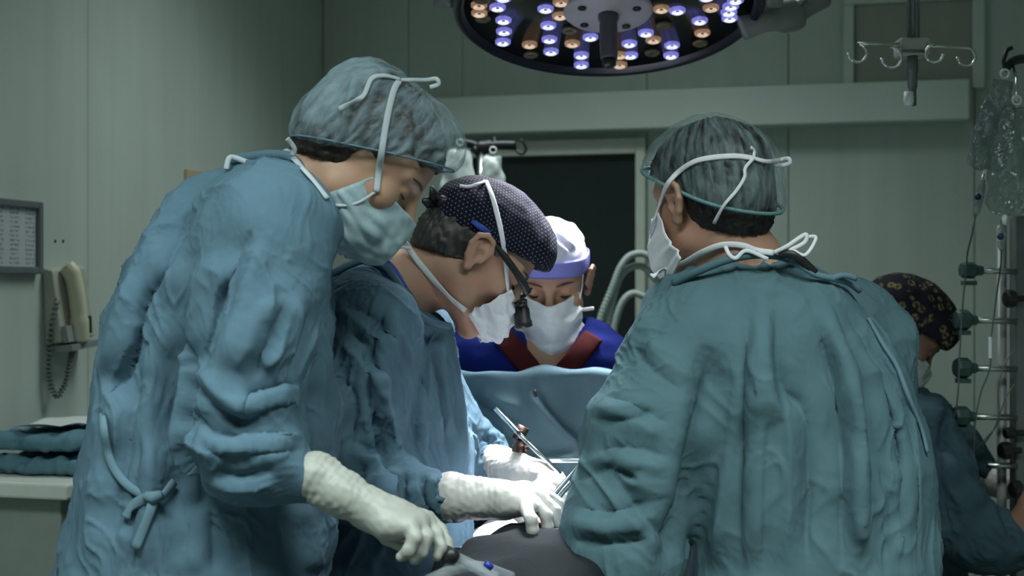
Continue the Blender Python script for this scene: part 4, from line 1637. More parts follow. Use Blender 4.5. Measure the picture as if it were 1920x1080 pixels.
    gp = [cone(P(928, 874, 2.785), P(965, 885, 2.740), 0.044, 0.036, 0.01), cone(P(965, 885, 2.740), P(1012, 893, 2.695), 0.034, 0.030, 0.018),
          cone(P(985, 893, 2.710), P(1028, 902, 2.670), 0.028, 0.020, 0.018)]
    for pts in ([(1010, 890, 2.670), (1040, 895, 2.650), (1056, 918, 2.645), (1058, 938, 2.645)], [(1018, 898, 2.650), (1042, 908, 2.630), (1054, 930, 2.625), (1052, 948, 2.625)],
                [(1012, 908, 2.640), (1034, 922, 2.620), (1042, 942, 2.615), (1038, 956, 2.615)], [(1002, 915, 2.635), (1020, 932, 2.620), (1026, 948, 2.615), (1022, 960, 2.615)],
                [(990, 885, 2.710), (1022, 880, 2.710), (1048, 892, 2.700), (1062, 908, 2.690)]):
        gp += chain([P(*p) for p in pts], [0.0112, 0.0102, 0.0092, 0.0080], 0.004)
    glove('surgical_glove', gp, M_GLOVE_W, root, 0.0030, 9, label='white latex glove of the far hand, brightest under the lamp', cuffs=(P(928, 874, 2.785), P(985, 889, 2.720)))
    return root


PB = build_b()

# ------------------------------------------------------------------ anaesthetist facing the viewer behind the drape screen
def build_c():
    D = 3.10
    H = Head(P(1032, 530, D), -93, 25, 0, 1.0)
    root = thing('person', 'person in royal blue scrubs and white mask standing behind the drape screen', 'person', (H.o[0], D + 0.03, 0))
    rows = rows_px([(612, 985, 1085, D, 0.06), (622, 930, 1105, D, 0.085), (632, 880, 1132, D, 0.10), (655, 855, 1150, D, 0.115), (700, 845, 1156, D, 0.12), (800, 880, 1130, D, 0.125), (900, 890, 1125, D, 0.13), (1060, 880, 1130, D, 0.14)])
    skin = skin_mat('warm_skin', (0.46, 0.285, 0.185), (0.52, 0.27, 0.19))
    pr = head_prims(H)
    pr += [cone(H.w((0, -0.020, -0.050)), P(1034, 640, D + 0.03), 0.055, 0.062, 0.03), cone(P(1034, 640, D + 0.03), P(1010, 690, D), 0.062, 0.09, 0.04)]
    pr.append(rowloft([(r[0] - 0.015, r[1], r[2] + 0.005, r[3] * 0.86, r[4] * 0.86) for r in rows], 0.03))
    for s in (-1, 1):
        pr += chain([P(1000 + s * 118, 660, D), P(1000 + s * 125, 860, D - 0.02), P(1000 + s * 60, 960, D - 0.2)], [0.050, 0.042, 0.030], 0.03)
        pr += [cone(P(1000 + s * 60, 960, D - 0.2), P(1000 + s * 45, 968, D - 0.28), 0.026, 0.018, 0.02, flat=0.6, fdir=(0, 0, 1))]
    pr += legs(H.o[0] - 0.02, D + 0.03, 0.10, 0.92, -PI / 2)
    v, q = sdf_mesh(pr, 0.016, (H.o - 0.15, H.o + 0.15), 0.0030)
    body = mesh_obj('body', v, q, skin, root)
    hm = hair_mat('brown_short_hair', (0.025, 0.017, 0.012))
    hair = hair_mesh(H, hm, root, seed=24, low=-0.03, label='short hair tucked under the cap')
    eye_parts(H, root, plain('light_brown_brow', (0.13, 0.07, 0.045), 0.7), (-1, 1))
    gp = [rowloft(rows, 0.02)]
    for s in (-1, 1):
        gp += chain([P(1000 + s * 105, 650, D), P(1000 + s * 122, 690, D), P(1000 + s * 128, 800, D - 0.01)], [0.058, 0.068, 0.068], 0.05)
    # the V of the neck is left open
    gp += [cone(P(1034, 590, D - 0.09), P(1030, 712, D - 0.125), 0.085, 0.016, 0.006, 's'), cone(P(1034, 560, D - 0.02), P(1034, 640, D - 0.02), 0.075, 0.068, 0.006, 's')]
    v, q = sdf_mesh(gp, 0.0075)
    v = relax(v, q, 2, 0.5)
    v = wrinkle(v, q, [(P(1000, 640, D), P(1000, 1060, D), 0.15, 0.03, 0.06)], 80, 25, 0.003, 0.06, 0.01, 0.12)
    scrub = mesh_obj('scrub_top', v, q, M_SCRUB, root, label='royal blue scrub top with a maroon V collar')
    bs = bvh_of(scrub, body)
    for pts in ([(930, 618), (950, 640), (975, 668), (1000, 700), (1012, 722)], [(1112, 632), (1092, 655), (1072, 680), (1054, 705), (1046, 722)]):
        ribbon('collar_band', pts, 0.046, M_MAROON, scrub, bs, 0.004, 0.004, label='maroon collar band')
    capm = cloth('lilac_white_cap', (0.60, 0.60, 0.74), crease=0.3, var=0.05)
    cap = soft_cap(H, [((0, 0.000, 0.050), (0.082, 0.104, 0.096), 0.02), ((0, 0.045, 0.072), (0.068, 0.060, 0.058), 0.03)], 0.042, 0.18, capm, root,
                   'white cloth cap with a lilac band', name='surgical_cap', gather=0, slack=(0.05, 0.05), seed=28,
                   folds=[([(1045, 418), (1062, 440), (1086, 462)], 0.004, 0.007, 'f', 1), ([(1062, 420), (1078, 438), (1090, 458)], 0.003, 0.006, 'f', -1), ([(1030, 430), (1050, 452), (1070, 470)], 0.004, 0.006, 'f', 1)])
    rim = []
    g = Geo()
    b = bvh_of(cap)[0]
    lil = cloth('lilac_cap_band', (0.20, 0.20, 0.52), crease=0.2)
    for hh, col in ((0.016, lil),):
        pts, nn = [], []
        for a in np.linspace(0, 2 * PI, 60):
            d = unit([math.sin(a), math.cos(a), 0.18 * math.cos(a)])
            o = V([0, 0, 0.042 + hh])
            h = b.ray_cast(Vector(tuple(H.w(o + d * 0.3))), Vector(tuple(H.R @ -d)), 0.5)
            if h[0] is not None:
                pts.append(np.array(h[0]) + H.R @ d * 0.0015)
                nn.append(H.R @ d)
        g.tube(np.array(pts), 0.018, 8, flat=0.10, normal=np.array(nn), caps=False)
        g.build('cap_band', col, cap, label='lilac band of the white cap')
    RC = [{0: (0, 0.134, 0.006), 0.3: (0.022, 0.117, 0.007), 0.6: (0.044, 0.090, 0.006), 1: (0.062, 0.060, 0.006)},
          {0: (0, 0.146, -0.045), 0.3: (0.026, 0.134, -0.045), 0.6: (0.050, 0.104, -0.045), 1: (0.068, 0.062, -0.040)},
          {0: (0, 0.146, -0.108), 0.3: (0.028, 0.136, -0.108), 0.6: (0.052, 0.108, -0.102), 1: (0.076, 0.060, -0.088)},
          {0: (0, 0.134, -0.162), 0.3: (0.026, 0.124, -0.156), 0.6: (0.048, 0.100, -0.140), 1: (0.086, 0.060, -0.124)}]
    mk = mask_mesh(H, mask_mat('white_pleated_mask', (0.88, 0.90, 0.92)), root, 'white pleated face mask of the person in blue scrubs', pleat=0.0050, crumple=0.0012, seed=38, npleat=3, rows=RC)
    bm = bvh_of(mk, cap, body, hair)
    wt = cloth('thin_white_tape', (0.72, 0.72, 0.74), crease=0.1)
    ribbon('mask_tie', [(1085, 560), (1089, 535), (1092, 505)], 0.005, wt, mk, bm, 0.0016, 0.003)
    ribbon('mask_tie', [(1088, 581, 3.06), (1100, 580, 3.05), (1113, 578, 3.04)], 0.008, wt, mk, None, 0.002)
    return root


PC = build_c()


# ------------------------------------------------------------------ surgeon at the right, back to the viewer
def build_d():
    D = 2.45
    H = Head(P(1336, 388, D), 125, 9, 0, 1.08)
    rows = rows_px([
        (470, 1405, 1480, D, 0.040), (482, 1330, 1515, D, 0.075), (500, 1285, 1545, D, 0.105), (530, 1240, 1578, D, 0.140), (560, 1222, 1602, D, 0.160), (600, 1208, 1634, D, 0.175),
        (650, 1195, 1668, D, 0.185), (700, 1200, 1694, D, 0.19), (760, 1215, 1716, D, 0.195), (830, 1235, 1734, D, 0.20), (920, 1250, 1745, D, 0.205), (1080, 1262, 1757, D, 0.215)])
    cxb = rows[-1][1]
    rows += [(0.62, cxb + 0.01, D, 0.25, 0.235), (0.34, cxb + 0.01, D, 0.265, 0.245)]
    base = V([cxb, D, 0])
    root = thing('person', 'broad surgeon seen from behind in teal gown and bouffant cap', 'person', base)
    sh, el, wr = P(1296, 640, 2.38), P(1172, 1010, 2.30), P(1062, 1100, 2.46)
    sh2, el2, wr2 = P(1610, 640, 2.55), P(1640, 960, 2.68), P(1520, 1060, 2.85)
    skin = skin_mat('ruddy_skin', (0.40, 0.235, 0.165), (0.46, 0.24, 0.175))
    pr = head_prims(H)
    pr += [cone(H.w((0, -0.024, -0.050)), P(1390, 505, D), 0.060, 0.068, 0.03), cone(P(1390, 505, D), P(1420, 560, D), 0.068, 0.11, 0.04)]
    pr.append(rowloft([(r[0] - 0.03, r[1], r[2], r[3] * 0.74, r[4] * 0.74) for r in rows if 0.9 < r[0] < 1.53], 0.04))
    pr += chain([sh, el, wr], [0.055, 0.046, 0.032], 0.03) + chain([sh2, el2, wr2], [0.055, 0.046, 0.032], 0.03)
    pr += chain([wr, P(1015, 1082, 2.46)], [0.026, 0.022], 0.02)
    pr += legs(base[0], base[1], 0.12, 0.95, math.radians(138))
    v, q = sdf_mesh(pr, 0.016, (H.o - 0.15, H.o + 0.15), 0.0031)
    body = mesh_obj('body', v, q, skin, root)
    hm = hair_mat('black_hair', (0.012, 0.010, 0.010))
    hair = hair_mesh(H, hm, root, seed=34, low=-0.040, inflate=0.008, label='thick black hair at the nape')
    eye_parts(H, root, hm, (-1,))
    gp = [rowloft(rows, 0.02)]
    gp += chain([P(1310, 600, 2.41), sh], [0.082, 0.090], 0.06) + chain([sh, P(1218, 800, 2.33), el], [0.090, 0.100, 0.094], 0.035)
    gp += chain([P(1175, 960, 2.31), P(1160, 1040, 2.30), P(1100, 1090, 2.38), wr], [0.090, 0.085, 0.060, 0.040], 0.04)
    gp += chain([P(1590, 600, 2.55), sh2, el2, P(1600, 1030, 2.74), wr2], [0.08, 0.088, 0.085, 0.07, 0.05], 0.06)
    v, q = sdf_mesh(gp, 0.0075)
    v, q = cut_bottom(v, q, 0.36)
    v = relax(v, q, 3, 0.5)
    folds = [
        # hollow between sleeve and back
        ([(1338, 620), (1330, 700), (1316, 800), (1305, 900), (1270, 1000), (1240, 1080)], 0.022, -0.030),
        ([(1352, 590), (1342, 700), (1330, 830), (1322, 960), (1310, 1080)], 0.012, 0.0216, 'f', -1),
        # long pleats falling from the shoulder blades
        ([(1400, 560), (1402, 700), (1398, 850), (1390, 1080)], 0.014, 0.0230, 'f', -1),
        ([(1455, 560), (1470, 720), (1515, 800), (1512, 1080)], 0.016, 0.0216, 'f', 1),
        ([(1440, 700), (1440, 850), (1432, 1080)], 0.012, 0.0121, 'f', 1),
        ([(1520, 560), (1560, 700), (1580, 850), (1580, 1080)], 0.012, 0.0162, 'f', -1),
        ([(1560, 560), (1620, 700), (1640, 850), (1640, 1060)], 0.011, 0.0162, 'f', 1),
        ([(1590, 590), (1660, 720), (1690, 860), (1690, 1060)], 0.010, 0.0175, 'f', -1),
        ([(1610, 610), (1690, 740), (1722, 880), (1722, 1060)], 0.009, 0.0135, 'f', 1),
        ([(1650, 860), (1668, 940), (1660, 1060)], 0.009, 0.0135, 'f', -1),
        # yoke seams near the collar
        ([(1320, 510), (1400, 500), (1480, 510)], 0.007, 0.0054, 'f', 1),
    ]
    sleeve_folds = [
        # sleeve drags
        ([(1250, 600), (1200, 660), (1150, 700)], 0.011, 0.0076, 'f', 1),
        ([(1180, 640), (1220, 690), (1290, 740)], 0.011, 0.0085, 'f', -1),
        ([(1130, 740), (1190, 760), (1260, 800)], 0.011, 0.0093, 'f', 1),
        ([(1105, 785), (1160, 790), (1230, 770)], 0.009, 0.0093, 'f', -1),
        ([(1110, 850), (1180, 840), (1260, 860)], 0.010, 0.0102, 'f', 1),
        ([(1085, 900), (1140, 880), (1200, 900)], 0.009, 0.0093, 'f', -1),
        ([(1075, 950), (1150, 960), (1230, 940)], 0.011, 0.0102, 'f', 1),
        ([(1060, 1010), (1140, 1020), (1220, 1010)], 0.011, 0.0093, 'f', -1),
        ([(1160, 900), (1200, 960), (1260, 1020)], 0.010, 0.0085, 'f', 1),
    ]
    v = strokes(v, q, [f for f in folds if len(f) == 3])
    top, bot = V([cxb, D, 1.5]), V([cxb, D, 0.3])
    lim = [(top, bot, 0.22, 0.01, 0.05), (sh, el, 0.10, 0.03, 0.03), (el, wr, 0.08, 0.04, 0.03), (sh2, el2, 0.09, 0.05, 0.05), (el2, wr2, 0.07, 0.06, 0.05)]
    v = wrinkle(v, q, lim, 100, 23, 0.004, 0.11, 0.004, 0.30, 0.0001, 0.02)
    v, q = subdivide(v, q)
    ws = along(v, [P(1310, 600, 2.41), sh, P(1218, 800, 2.33), el, P(1160, 1040, 2.30), wr], 0.100)
    v = strokes(v, q, [f for f in folds if len(f) > 3], 1 - ws)
    v = strokes(v, q, sleeve_folds, ws)
    v = relax(v, q, 1, 0.35)
    v = creases(v, q, [(top, bot, 0.22, 0.09, 0.0055, (0.05, 0, -1)), (sh, el, 0.10, 0.09, 0.007, (0.8, 0, -0.5)), (el, wr, 0.08, 0.07, 0.007, (0.8, 0, -0.2))], 41)
    gown = mesh_obj('surgical_gown', v, q, M_GOWN_D, root, label='teal surgical gown pleated across a broad back')
    bg = bvh_of(gown)
    ribbon('neck_binding', [(1262, 532, 2.36), (1310, 508, 2.33), (1360, 488, 2.325), (1410, 478, 2.33), (1460, 480, 2.345), (1492, 492, 2.37)], 0.014, M_GOWN_D, gown, None, 0.006)
    ribbon('neck_tie', [(1478, 488, 2.34), (1505, 500, 2.33), (1530, 515, 2.33), (1560, 522, 2.34), (1590, 530, 2.36), (1612, 545, 2.38)], 0.011, M_GTIE, gown, None, 0.004)
    ribbon('neck_tie', [(1560, 522, 2.34), (1580, 516, 2.34), (1606, 522, 2.35)], 0.010, M_GTIE, gown, None, 0.003)
    ribbon('back_tie', [(1625, 600), (1655, 650), (1680, 690), (1700, 740), (1722, 800), (1735, 850)], 0.008, M_GTIE, gown, bg, 0.003, 0.004)
    # dark knotted cord and strap at the collar
    g = Geo()
    g.tube(spline([P(1462, 478, 2.33), P(1480, 476, 2.32), P(1498, 484, 2.32), P(1510, 494, 2.325), P(1528, 512, 2.33)], 6), 0.007, 8, flat=0.6)
    g.build('collar_strap', M_BLACK, gown, label='black strap knotted at the collar')
    # bouffant cap
    cap_m = veil('pale_green_bouffant', (0.36, 0.48, 0.50), 0.28, (30, 6, 1), 0.30)
    fl = [([(1300, 262), (1275, 300), (1262, 335)], 0.004, 0.004, 'f', 1), ([(1340, 240), (1320, 290), (1310, 340)], 0.004, 0.004, 'f', -1),
          ([(1330, 310), (1345, 340), (1340, 360)], 0.003, 0.004, 'f', 1), ([(1430, 300), (1450, 350), (1455, 400)], 0.004, 0.004, 'f', 1)]
    Z0, M0 = 0.024, 0.55
    cap = soft_cap(H, [((0, 0.002, 0.056), (0.088, 0.110, 0.094), 0.02), ((0, 0.050, 0.070), (0.074, 0.056, 0.058), 0.03), ((0, -0.060, 0.044), (0.078, 0.064, 0.064), 0.03), ((0, -0.052, -0.004), (0.082, 0.070, 0.060), 0.03)],
                   Z0, M0, cap_m, root, 'sheer green-tinted bouffant cap over black hair', folds=fl, seed=9, ngather=42)
    crown_uv(cap, H)
    rim_ring(H, cap, 'elastic_rim', Z0, M0, cloth('teal_elastic', (0.13, 0.25, 0.26), crease=0.2), cap, 0.0034)
    v, q = sdf_mesh([H.ell((0, -0.082, 0.010), (0.050, 0.026, 0.034), 0.03)], 0.0042)
    v = wrinkle(v, q, [(H.w((0, -0.07, 0)), H.w((0, -0.07, 0.1)), 0.05, 0.02, 0.15)], 60, 16, 0.002, 0.02, 0.012, 0.10)
    mesh_obj('gathered_back', v, q, cap_m, cap, label='bunched tail of the cap')
    mk = mask_mesh(H, mask_mat('white_lit_mask', (0.80, 0.81, 0.84)), root, 'white face mask seen edge-on past the cheek', crumple=0.001, seed=48, sx=1.2)
    bm = bvh_of(mk, cap, body, hair)
    wt = cloth('white_cap_tape', (0.68, 0.68, 0.72), crease=0.1)
    ribbon('mask_tie', [(1222, 440), (1232, 408), (1243, 375), (1254, 345), (1275, 322), (1305, 304), (1340, 296), (1380, 294), (1410, 298)], 0.0095, wt, mk, bm, 0.0016, 0.004)
    ribbon('mask_tie', [(1410, 298), (1435, 303), (1460, 300, 2.40), (1478, 297, 2.395), (1480, 306, 2.395), (1462, 310, 2.40), (1430, 304, 2.39)], 0.007, wt, mk, bm, 0.0016, 0.004)
    ribbon('mask_tie', [(1410, 298), (1395, 316), (1393, 335), (1380, 358), (1362, 384), (1338, 418)], 0.006, wt, mk, bm, 0.0016, 0.006)
    ribbon('mask_tie', [(1410, 300), (1412, 285), (1408, 276, 2.33)], 0.006, wt, mk, bm, 0.0016, 0.004)
    ribbon('mask_tie', [(1222, 518), (1250, 505), (1285, 488), (1320, 470), (1355, 458), (1390, 460), (1420, 470, 2.33), (1450, 474, 2.33)], 0.0105, wt, mk, bm, 0.0016, 0.006)
    ribbon('mask_tie', [(1450, 474, 2.33), (1475, 462, 2.32), (1500, 445, 2.32), (1512, 440, 2.32), (1508, 455, 2.32), (1480, 470, 2.32)], 0.007, wt, mk, None, 0.002)
    ribbon('mask_tie', [(1485, 468, 2.32), (1510, 478, 2.32), (1530, 446, 2.33), (1512, 444, 2.33)], 0.006, wt, mk, None, 0.002)
    ribbon('mask_tie', [(1360, 462, 2.33), (1368, 478, 2.32), (1380, 484, 2.32), (1400, 470, 2.32), (1440, 486, 2.32)], 0.007, wt, mk, None, 0.002)
    gp = [cone(P(1066, 1105, 2.46), P(1035, 1092, 2.46), 0.036, 0.032, 0.01), cone(P(1035, 1092, 2.46), P(1005, 1085, 2.47), 0.030, 0.022, 0.015)]
    for k in range(4):
        gp += chain([P(1005, 1078 + 6 * k, 2.46 + 0.014 * k), P(985, 1082 + 7 * k, 2.46 + 0.014 * k), P(972, 1094 + 7 * k, 2.46 + 0.014 * k)], [0.011, 0.0098, 0.008], 0.004)
    gp += chain([P(1025, 1075, 2.49), P(1002, 1066, 2.50), P(986, 1070, 2.50)], [0.012, 0.0105, 0.0085], 0.004)
    glove('surgical_glove', gp, M_GLOVE_W, root, 0.0032, 12, label='pale latex glove resting on the grey drape', cuffs=(P(1066, 1105, 2.46), P(1010, 1086, 2.47)))
    return root


PD = build_d()


# ------------------------------------------------------------------ nurse in a flowered cap at the infusion rack
def build_e():
    D = 3.30
    H = Head(P(1676, 626, D), 4, 44, 0, 1.0)
    rows = rows_px([(716, 1625, 1668, D, 0.05), (728, 1612, 1735, D, 0.10), (745, 1602, 1765, D, 0.14), (770, 1596, 1775, D, 0.165), (820, 1586, 1782, D, 0.175), (900, 1580, 1795, D, 0.18), (1080, 1570, 1800, D, 0.20)])
    cxb = rows[-1][1]
    rows += [(0.60, cxb, D, 0.18, 0.22), (0.36, cxb, D, 0.20, 0.23)]
    root = thing('person', 'nurse in dark flowered cap bending beside the infusion rack', 'person', (cxb, D, 0))
    sh, el, wr = P(1738, 812, 3.14), P(1790, 975, 3.10), P(1905, 1015, 3.08)
    sh2, el2, wr2 = P(1745, 775, 3.44), P(1800, 835, 3.44), P(1862, 900, 3.40)
    skin = skin_mat('brown_skin', (0.20, 0.115, 0.075), (0.24, 0.125, 0.085))
    pr = head_prims(H, ears=False)
    pr += [cone(H.w((0, -0.030, -0.045)), P(1636, 738, D), 0.050, 0.058, 0.03), cone(P(1636, 738, D), P(1660, 800, D), 0.058, 0.1, 0.04)]
    pr.append(rowloft([(r[0] - 0.02, r[1], r[2], r[3] * 0.75, r[4] * 0.75) for r in rows if r[0] > 0.85], 0.04))
    pr += chain([sh, el, wr, P(1960, 900, 3.05)], [0.044, 0.038, 0.036, 0.030], 0.03) + chain([sh2, el2, wr2], [0.044, 0.036, 0.026], 0.03)
    pr += [cone(P(1960, 900, 3.05), P(1985, 870, 3.05), 0.026, 0.018, 0.02, flat=0.6)]
    pr += legs(cxb, D, 0.10, 0.92)
    v, q = sdf_mesh(pr, 0.016, (H.o - 0.14, H.o + 0.14), 0.0034)
    body = mesh_obj('body', v, q, skin, root)
    hm = hair_mat('black_hair_bun', (0.010, 0.009, 0.009))
    hair = hair_mesh(H, hm, root, seed=44, low=-0.04, label='black hair under the flowered cap')
    eye_parts(H, root, hm, (1,))
    gp = [rowloft(rows, 0.02)]
    gp += chain([P(1726, 782, 3.18), sh, P(1766, 890, 3.11), el], [0.052, 0.062, 0.068, 0.072], 0.04)
    gp += chain([P(1790, 962, 3.10), P(1850, 1008, 3.09), wr], [0.072, 0.066, 0.050], 0.04)
    gp += chain([sh2, el2, wr2], [0.05, 0.048, 0.036], 0.03)
    v, q = sdf_mesh(gp, 0.0085)
    v, q = cut_bottom(v, q, 0.40)
    v = relax(v, q, 2, 0.5)
    folds = [([(1778, 760), (1772, 810), (1765, 850)], 0.012, -0.016), ([(1772, 830), (1820, 880), (1870, 940)], 0.012, 0.012, 'f', 1),
                       ([(1760, 850), (1768, 930), (1790, 1010)], 0.014, 0.014, 'f', -1), ([(1868, 930), (1890, 990), (1910, 1040)], 0.010, 0.012, 'f', 1)]
    v = strokes(v, q, folds[:1])
    lim = [(V([cxb, D, 1.3]), V([cxb, D, 0.4]), 0.18, 0.02, 0.10), (sh, el, 0.09, 0.07, 0.07), (el, wr, 0.08, 0.09, 0.07), (sh2, wr2, 0.06, 0.08, 0.06)]
    v = wrinkle(v, q, lim, 60, 26, 0.004, 0.08, 0.005, 0.12, 0.0001, 0.02)
    v, q = subdivide(v, q)
    v = strokes(v, q, [f for f in folds if len(f) > 3])
    v = creases(v, q, [(V([cxb, D, 1.3]), V([cxb, D, 0.4]), 0.18, 0.09, 0.008, (0.1, 0, -1)), (sh, el, 0.09, 0.08, 0.008, (0.5, 0, -1))], 43)
    gown = mesh_obj('surgical_gown', v, q, M_GOWN_E, root, label='teal gown with a wide sleeve, its colour darkened for shade')
    cap = soft_cap(H, [((0, 0.004, 0.052), (0.088, 0.108, 0.098), 0.02), ((0, -0.055, 0.045), (0.078, 0.062, 0.066), 0.03), ((0, 0.055, 0.080), (0.072, 0.060, 0.055), 0.03)],
                   0.022, 0.30, print_flowers('dark_flowered_cotton', (0.016, 0.013, 0.022), (0.20, 0.17, 0.075), (0.06, 0.02, 0.02)), root,
                   'dark cap printed with small yellow flowers', name='surgical_cap', gather=0.001, slack=(0.02, 0.03), seed=19)
    subsurf(cap)
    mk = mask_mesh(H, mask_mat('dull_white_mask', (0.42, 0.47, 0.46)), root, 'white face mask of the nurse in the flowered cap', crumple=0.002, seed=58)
    gp = [cone(P(1858, 895, 3.405), P(1880, 905, 3.37), 0.038, 0.036, 0.01), cone(P(1880, 905, 3.37), P(1900, 912, 3.33), 0.036, 0.030, 0.015)]
    for k in range(4):
        gp += chain([P(1898, 900 + 8 * k, 3.34 - 0.004 * k), P(1914, 904 + 9 * k, 3.32), P(1926, 916 + 8 * k, 3.31)], [0.012, 0.0105, 0.0085], 0.004)
    gp += chain([P(1885, 892, 3.36), P(1900, 884, 3.34), P(1915, 886, 3.33)], [0.012, 0.0105, 0.0085], 0.004)
    g2 = [cone(P(1955, 905, 3.05), P(1972, 882, 3.05), 0.034, 0.030, 0.01), cone(P(1972, 882, 3.05), P(1990, 862, 3.05), 0.030, 0.026, 0.015)]
    for k in range(4):
        g2 += chain([P(1990 + 4 * k, 858 + 4 * k, 3.03 + 0.016 * k), P(2006 + 4 * k, 842 + 5 * k, 3.03 + 0.016 * k), P(2018 + 3 * k, 846 + 6 * k, 3.03 + 0.016 * k)], [0.012, 0.0105, 0.0085], 0.004)
    g2 += chain([P(1972, 866, 3.02), P(1982, 850, 3.01), P(1992, 842, 3.01)], [0.012, 0.0105, 0.0085], 0.004)
    glove('surgical_glove', g2, M_GLOVE_W, root, 0.0035, 15, label='white glove at the end of the bare forearm', cuffs=(P(1955, 905, 3.05), P(1985, 868, 3.05)))
    glove('surgical_glove', gp, M_GLOVE_W, root, 0.0035, 14, label='white glove reaching to the infusion rack', cuffs=(P(1858, 895, 3.4), P(1892, 908, 3.35)))
    return root


PE = build_e()

# ================================================================== operating lamp
def build_lamp():
    C = P(1140, 13, 3.0)
    t = math.radians(15.5)
    n = V([0, -math.sin(t), -math.cos(t)])            # the way the lamp faces
    e1 = V([1, 0, 0])
    e2 = np.cross(n, e1)
    lamp = thing('operating_lamp', 'round ceiling operating lamp glowing with violet and amber lights', 'lamp', C - n * 0.12)
    R = 0.318
    g = Geo()
    g.lathe([(0.0, -0.115), (0.10, -0.112), (0.20, -0.098), (0.28, -0.066), (0.315, -0.030), (0.326, -0.006), (0.327, 0.010), (0.318, 0.018), (0.306, 0.014), (0.304, 0.0), (0.0, 0.0)], C, n, 64)
    g.build('housing', plain('lamp_housing_dark', (0.010, 0.010, 0.022), 0.30, var=0.1), lamp, label='dark glossy round housing')
    g = Geo()
    g.lathe([(0.0, 0.0), (0.303, 0.0), (0.303, 0.003), (0.0, 0.003)], C, n, 64)
    g.build('lens_plate', plain('lamp_plate', (0.016, 0.020, 0.016), 0.22, var=0.5, scale=9), lamp, label='dark glossy plate behind the lights')
    g = Geo()
    g.lathe([(0.0, 0.004), (0.094, 0.004), (0.094, 0.012), (0.088, 0.018), (0.0, 0.020)], C, n, 40)
    hub = g.build('hub_plate', plain('lamp_hub_grey', (0.50, 0.47, 0.52), 0.45), lamp, label='pale grey centre plate')
    for a in (0.5, 2.6, 3.9, 5.4):
        g = Geo()
        c = C + n * 0.019 + (e1 * math.cos(a) + e2 * math.sin(a)) * 0.066
        g.lathe([(0.0, 0.0), (0.009, 0.0), (0.009, 0.003), (0.0, 0.004)], c, n, 12)
        g.build('screw', M_BLACK, hub)
    hb = C + n * 0.018 + e2 * 0.0
    g = Geo()
    g.lathe([(0.0, 0.0), (0.022, 0.0), (0.0215, 0.012), (0.0185, 0.016), (0.0195, 0.05), (0.0185, 0.095), (0.017, 0.102), (0.0, 0.103)], hb, n, 24)
    hd = g.build('handle', plain('handle_grey', (0.085, 0.08, 0.095), 0.4), lamp, label='dark grey sterile handle')
    g = Geo()
    g.lathe([(0.0, 0.0), (0.0145, 0.0), (0.0145, 0.012), (0.010, 0.016), (0.0, 0.016)], hb + n * 0.103, n, 20)
    g.build('handle_tip', M_BLACK, hd)
    violet = [(933, 12), (945, 57), (943, 77), (1023, 15), (1030, 72), (1033, 95), (1090, 102), (1090, 120), (1107, 68), (1180, 80), (1182, 102), (1212, 30), (1211, 60), (1260, 83),
              (1258, 102), (1270, 18), (1312, 37), (1370, 10), (1368, 32), (944, 36), (1028, 46)]  # lower spots of close pairs are reflections in the front glass, built as cells
    amber = [(898, 8), (956, 33), (993, 82), (1050, 28), (1073, 80), (1162, 102), (1162, 120), (1240, 15), (1225, 73), (1317, 60), (1333, 13)]
    off = [(995, 101), (1313, 79), (1223, 97), (1068, 55), (1245, 46), (905, 33)]

    def led_mat(name, ring, s):
        m = NT(name)
        m.b.inputs['Base Color'].default_value = (*[c * 0.4 for c in ring], 1)
        m.b.inputs['Emission Color'].default_value = (*ring, 1)
        m.b.inputs['Emission Strength'].default_value = s
        m.b.inputs['Roughness'].default_value = 0.3
        nz = m.n('ShaderNodeTexNoise')
        nz.inputs['Scale'].default_value = 140
        m.l(m.coords(), nz.inputs['Vector'])
        m.l(m.ramp(nz.outputs[0], [(0.3, tuple(c * 0.55 for c in ring)), (0.7, ring)]), m.b.inputs['Emission Color'])
        return m.m
    MV, MVc = led_mat('violet_light', (0.30, 0.30, 0.95), 0.75), led_mat('violet_light_core', (0.75, 0.78, 1.0), 1.5)
    MA, MAc = led_mat('amber_light', (0.55, 0.33, 0.20), 0.5), led_mat('amber_light_core', (0.9, 0.66, 0.48), 0.9)
    MO = plain('dead_light', (0.16, 0.13, 0.08), 0.25)
    taken = []

    def add(px, py, kind):
        o, d = V([0, 0, CZ]), P(px, py, 1.0) - V([0, 0, CZ])
        k = ((C + n * 0.003 - o) @ n) / (d @ n)
        spots = [o + k * d]
        q = spots[0] - C
        spots.append(C + n * 0.003 * 2 + q - 2 * (q @ e2) * e2 - n * 0.003 * 2)     # mirrored on the half above the frame
        for i, c in enumerate(spots):
            c = c - ((c - C) @ n) * n + n * 0.003
            rr = np.linalg.norm(c - C)
            if rr > 0.288 or rr < 0.104 or any(np.linalg.norm(c - b) < 0.021 for b in taken):
                continue
            taken.append(c)
            r = 0.0175
            prof = [(0.0, 0.0), (r, 0.0), (r * 0.98, 0.005), (r * 0.70, 0.0075), (r * 0.40, 0.0055), (r * 0.22, 0.004), (0.0, 0.004)]
            gg = Geo()
            gg.lathe(prof, c, n, 18)
            nf = len(gg.f)
            mi = []
            for fi in range(nf - 2):
                ringi = fi // 18
                mi.append([0, 0, 0, 1, 1, 2][ringi])
            mi += [2, 2]
            mats = {'v': [MV, MVc, M_BLACK], 'a': [MA, MAc, M_BLACK], 'o': [MO, MO, M_BLACK]}[kind]
            mesh_obj('cell_or_reflection', gg.v, gg.f, None, lamp, True, None, mats, mi)
    for p in violet:
        add(*p, 'v')
    for p in amber:
        add(*p, 'a')
    for p in off:
        add(*p, 'o')
    # yoke and arm up to the ceiling
    M_ARM = plain('lamp_arm_paint', (0.20, 0.22, 0.21), 0.35, var=0.05)
    g = Geo()
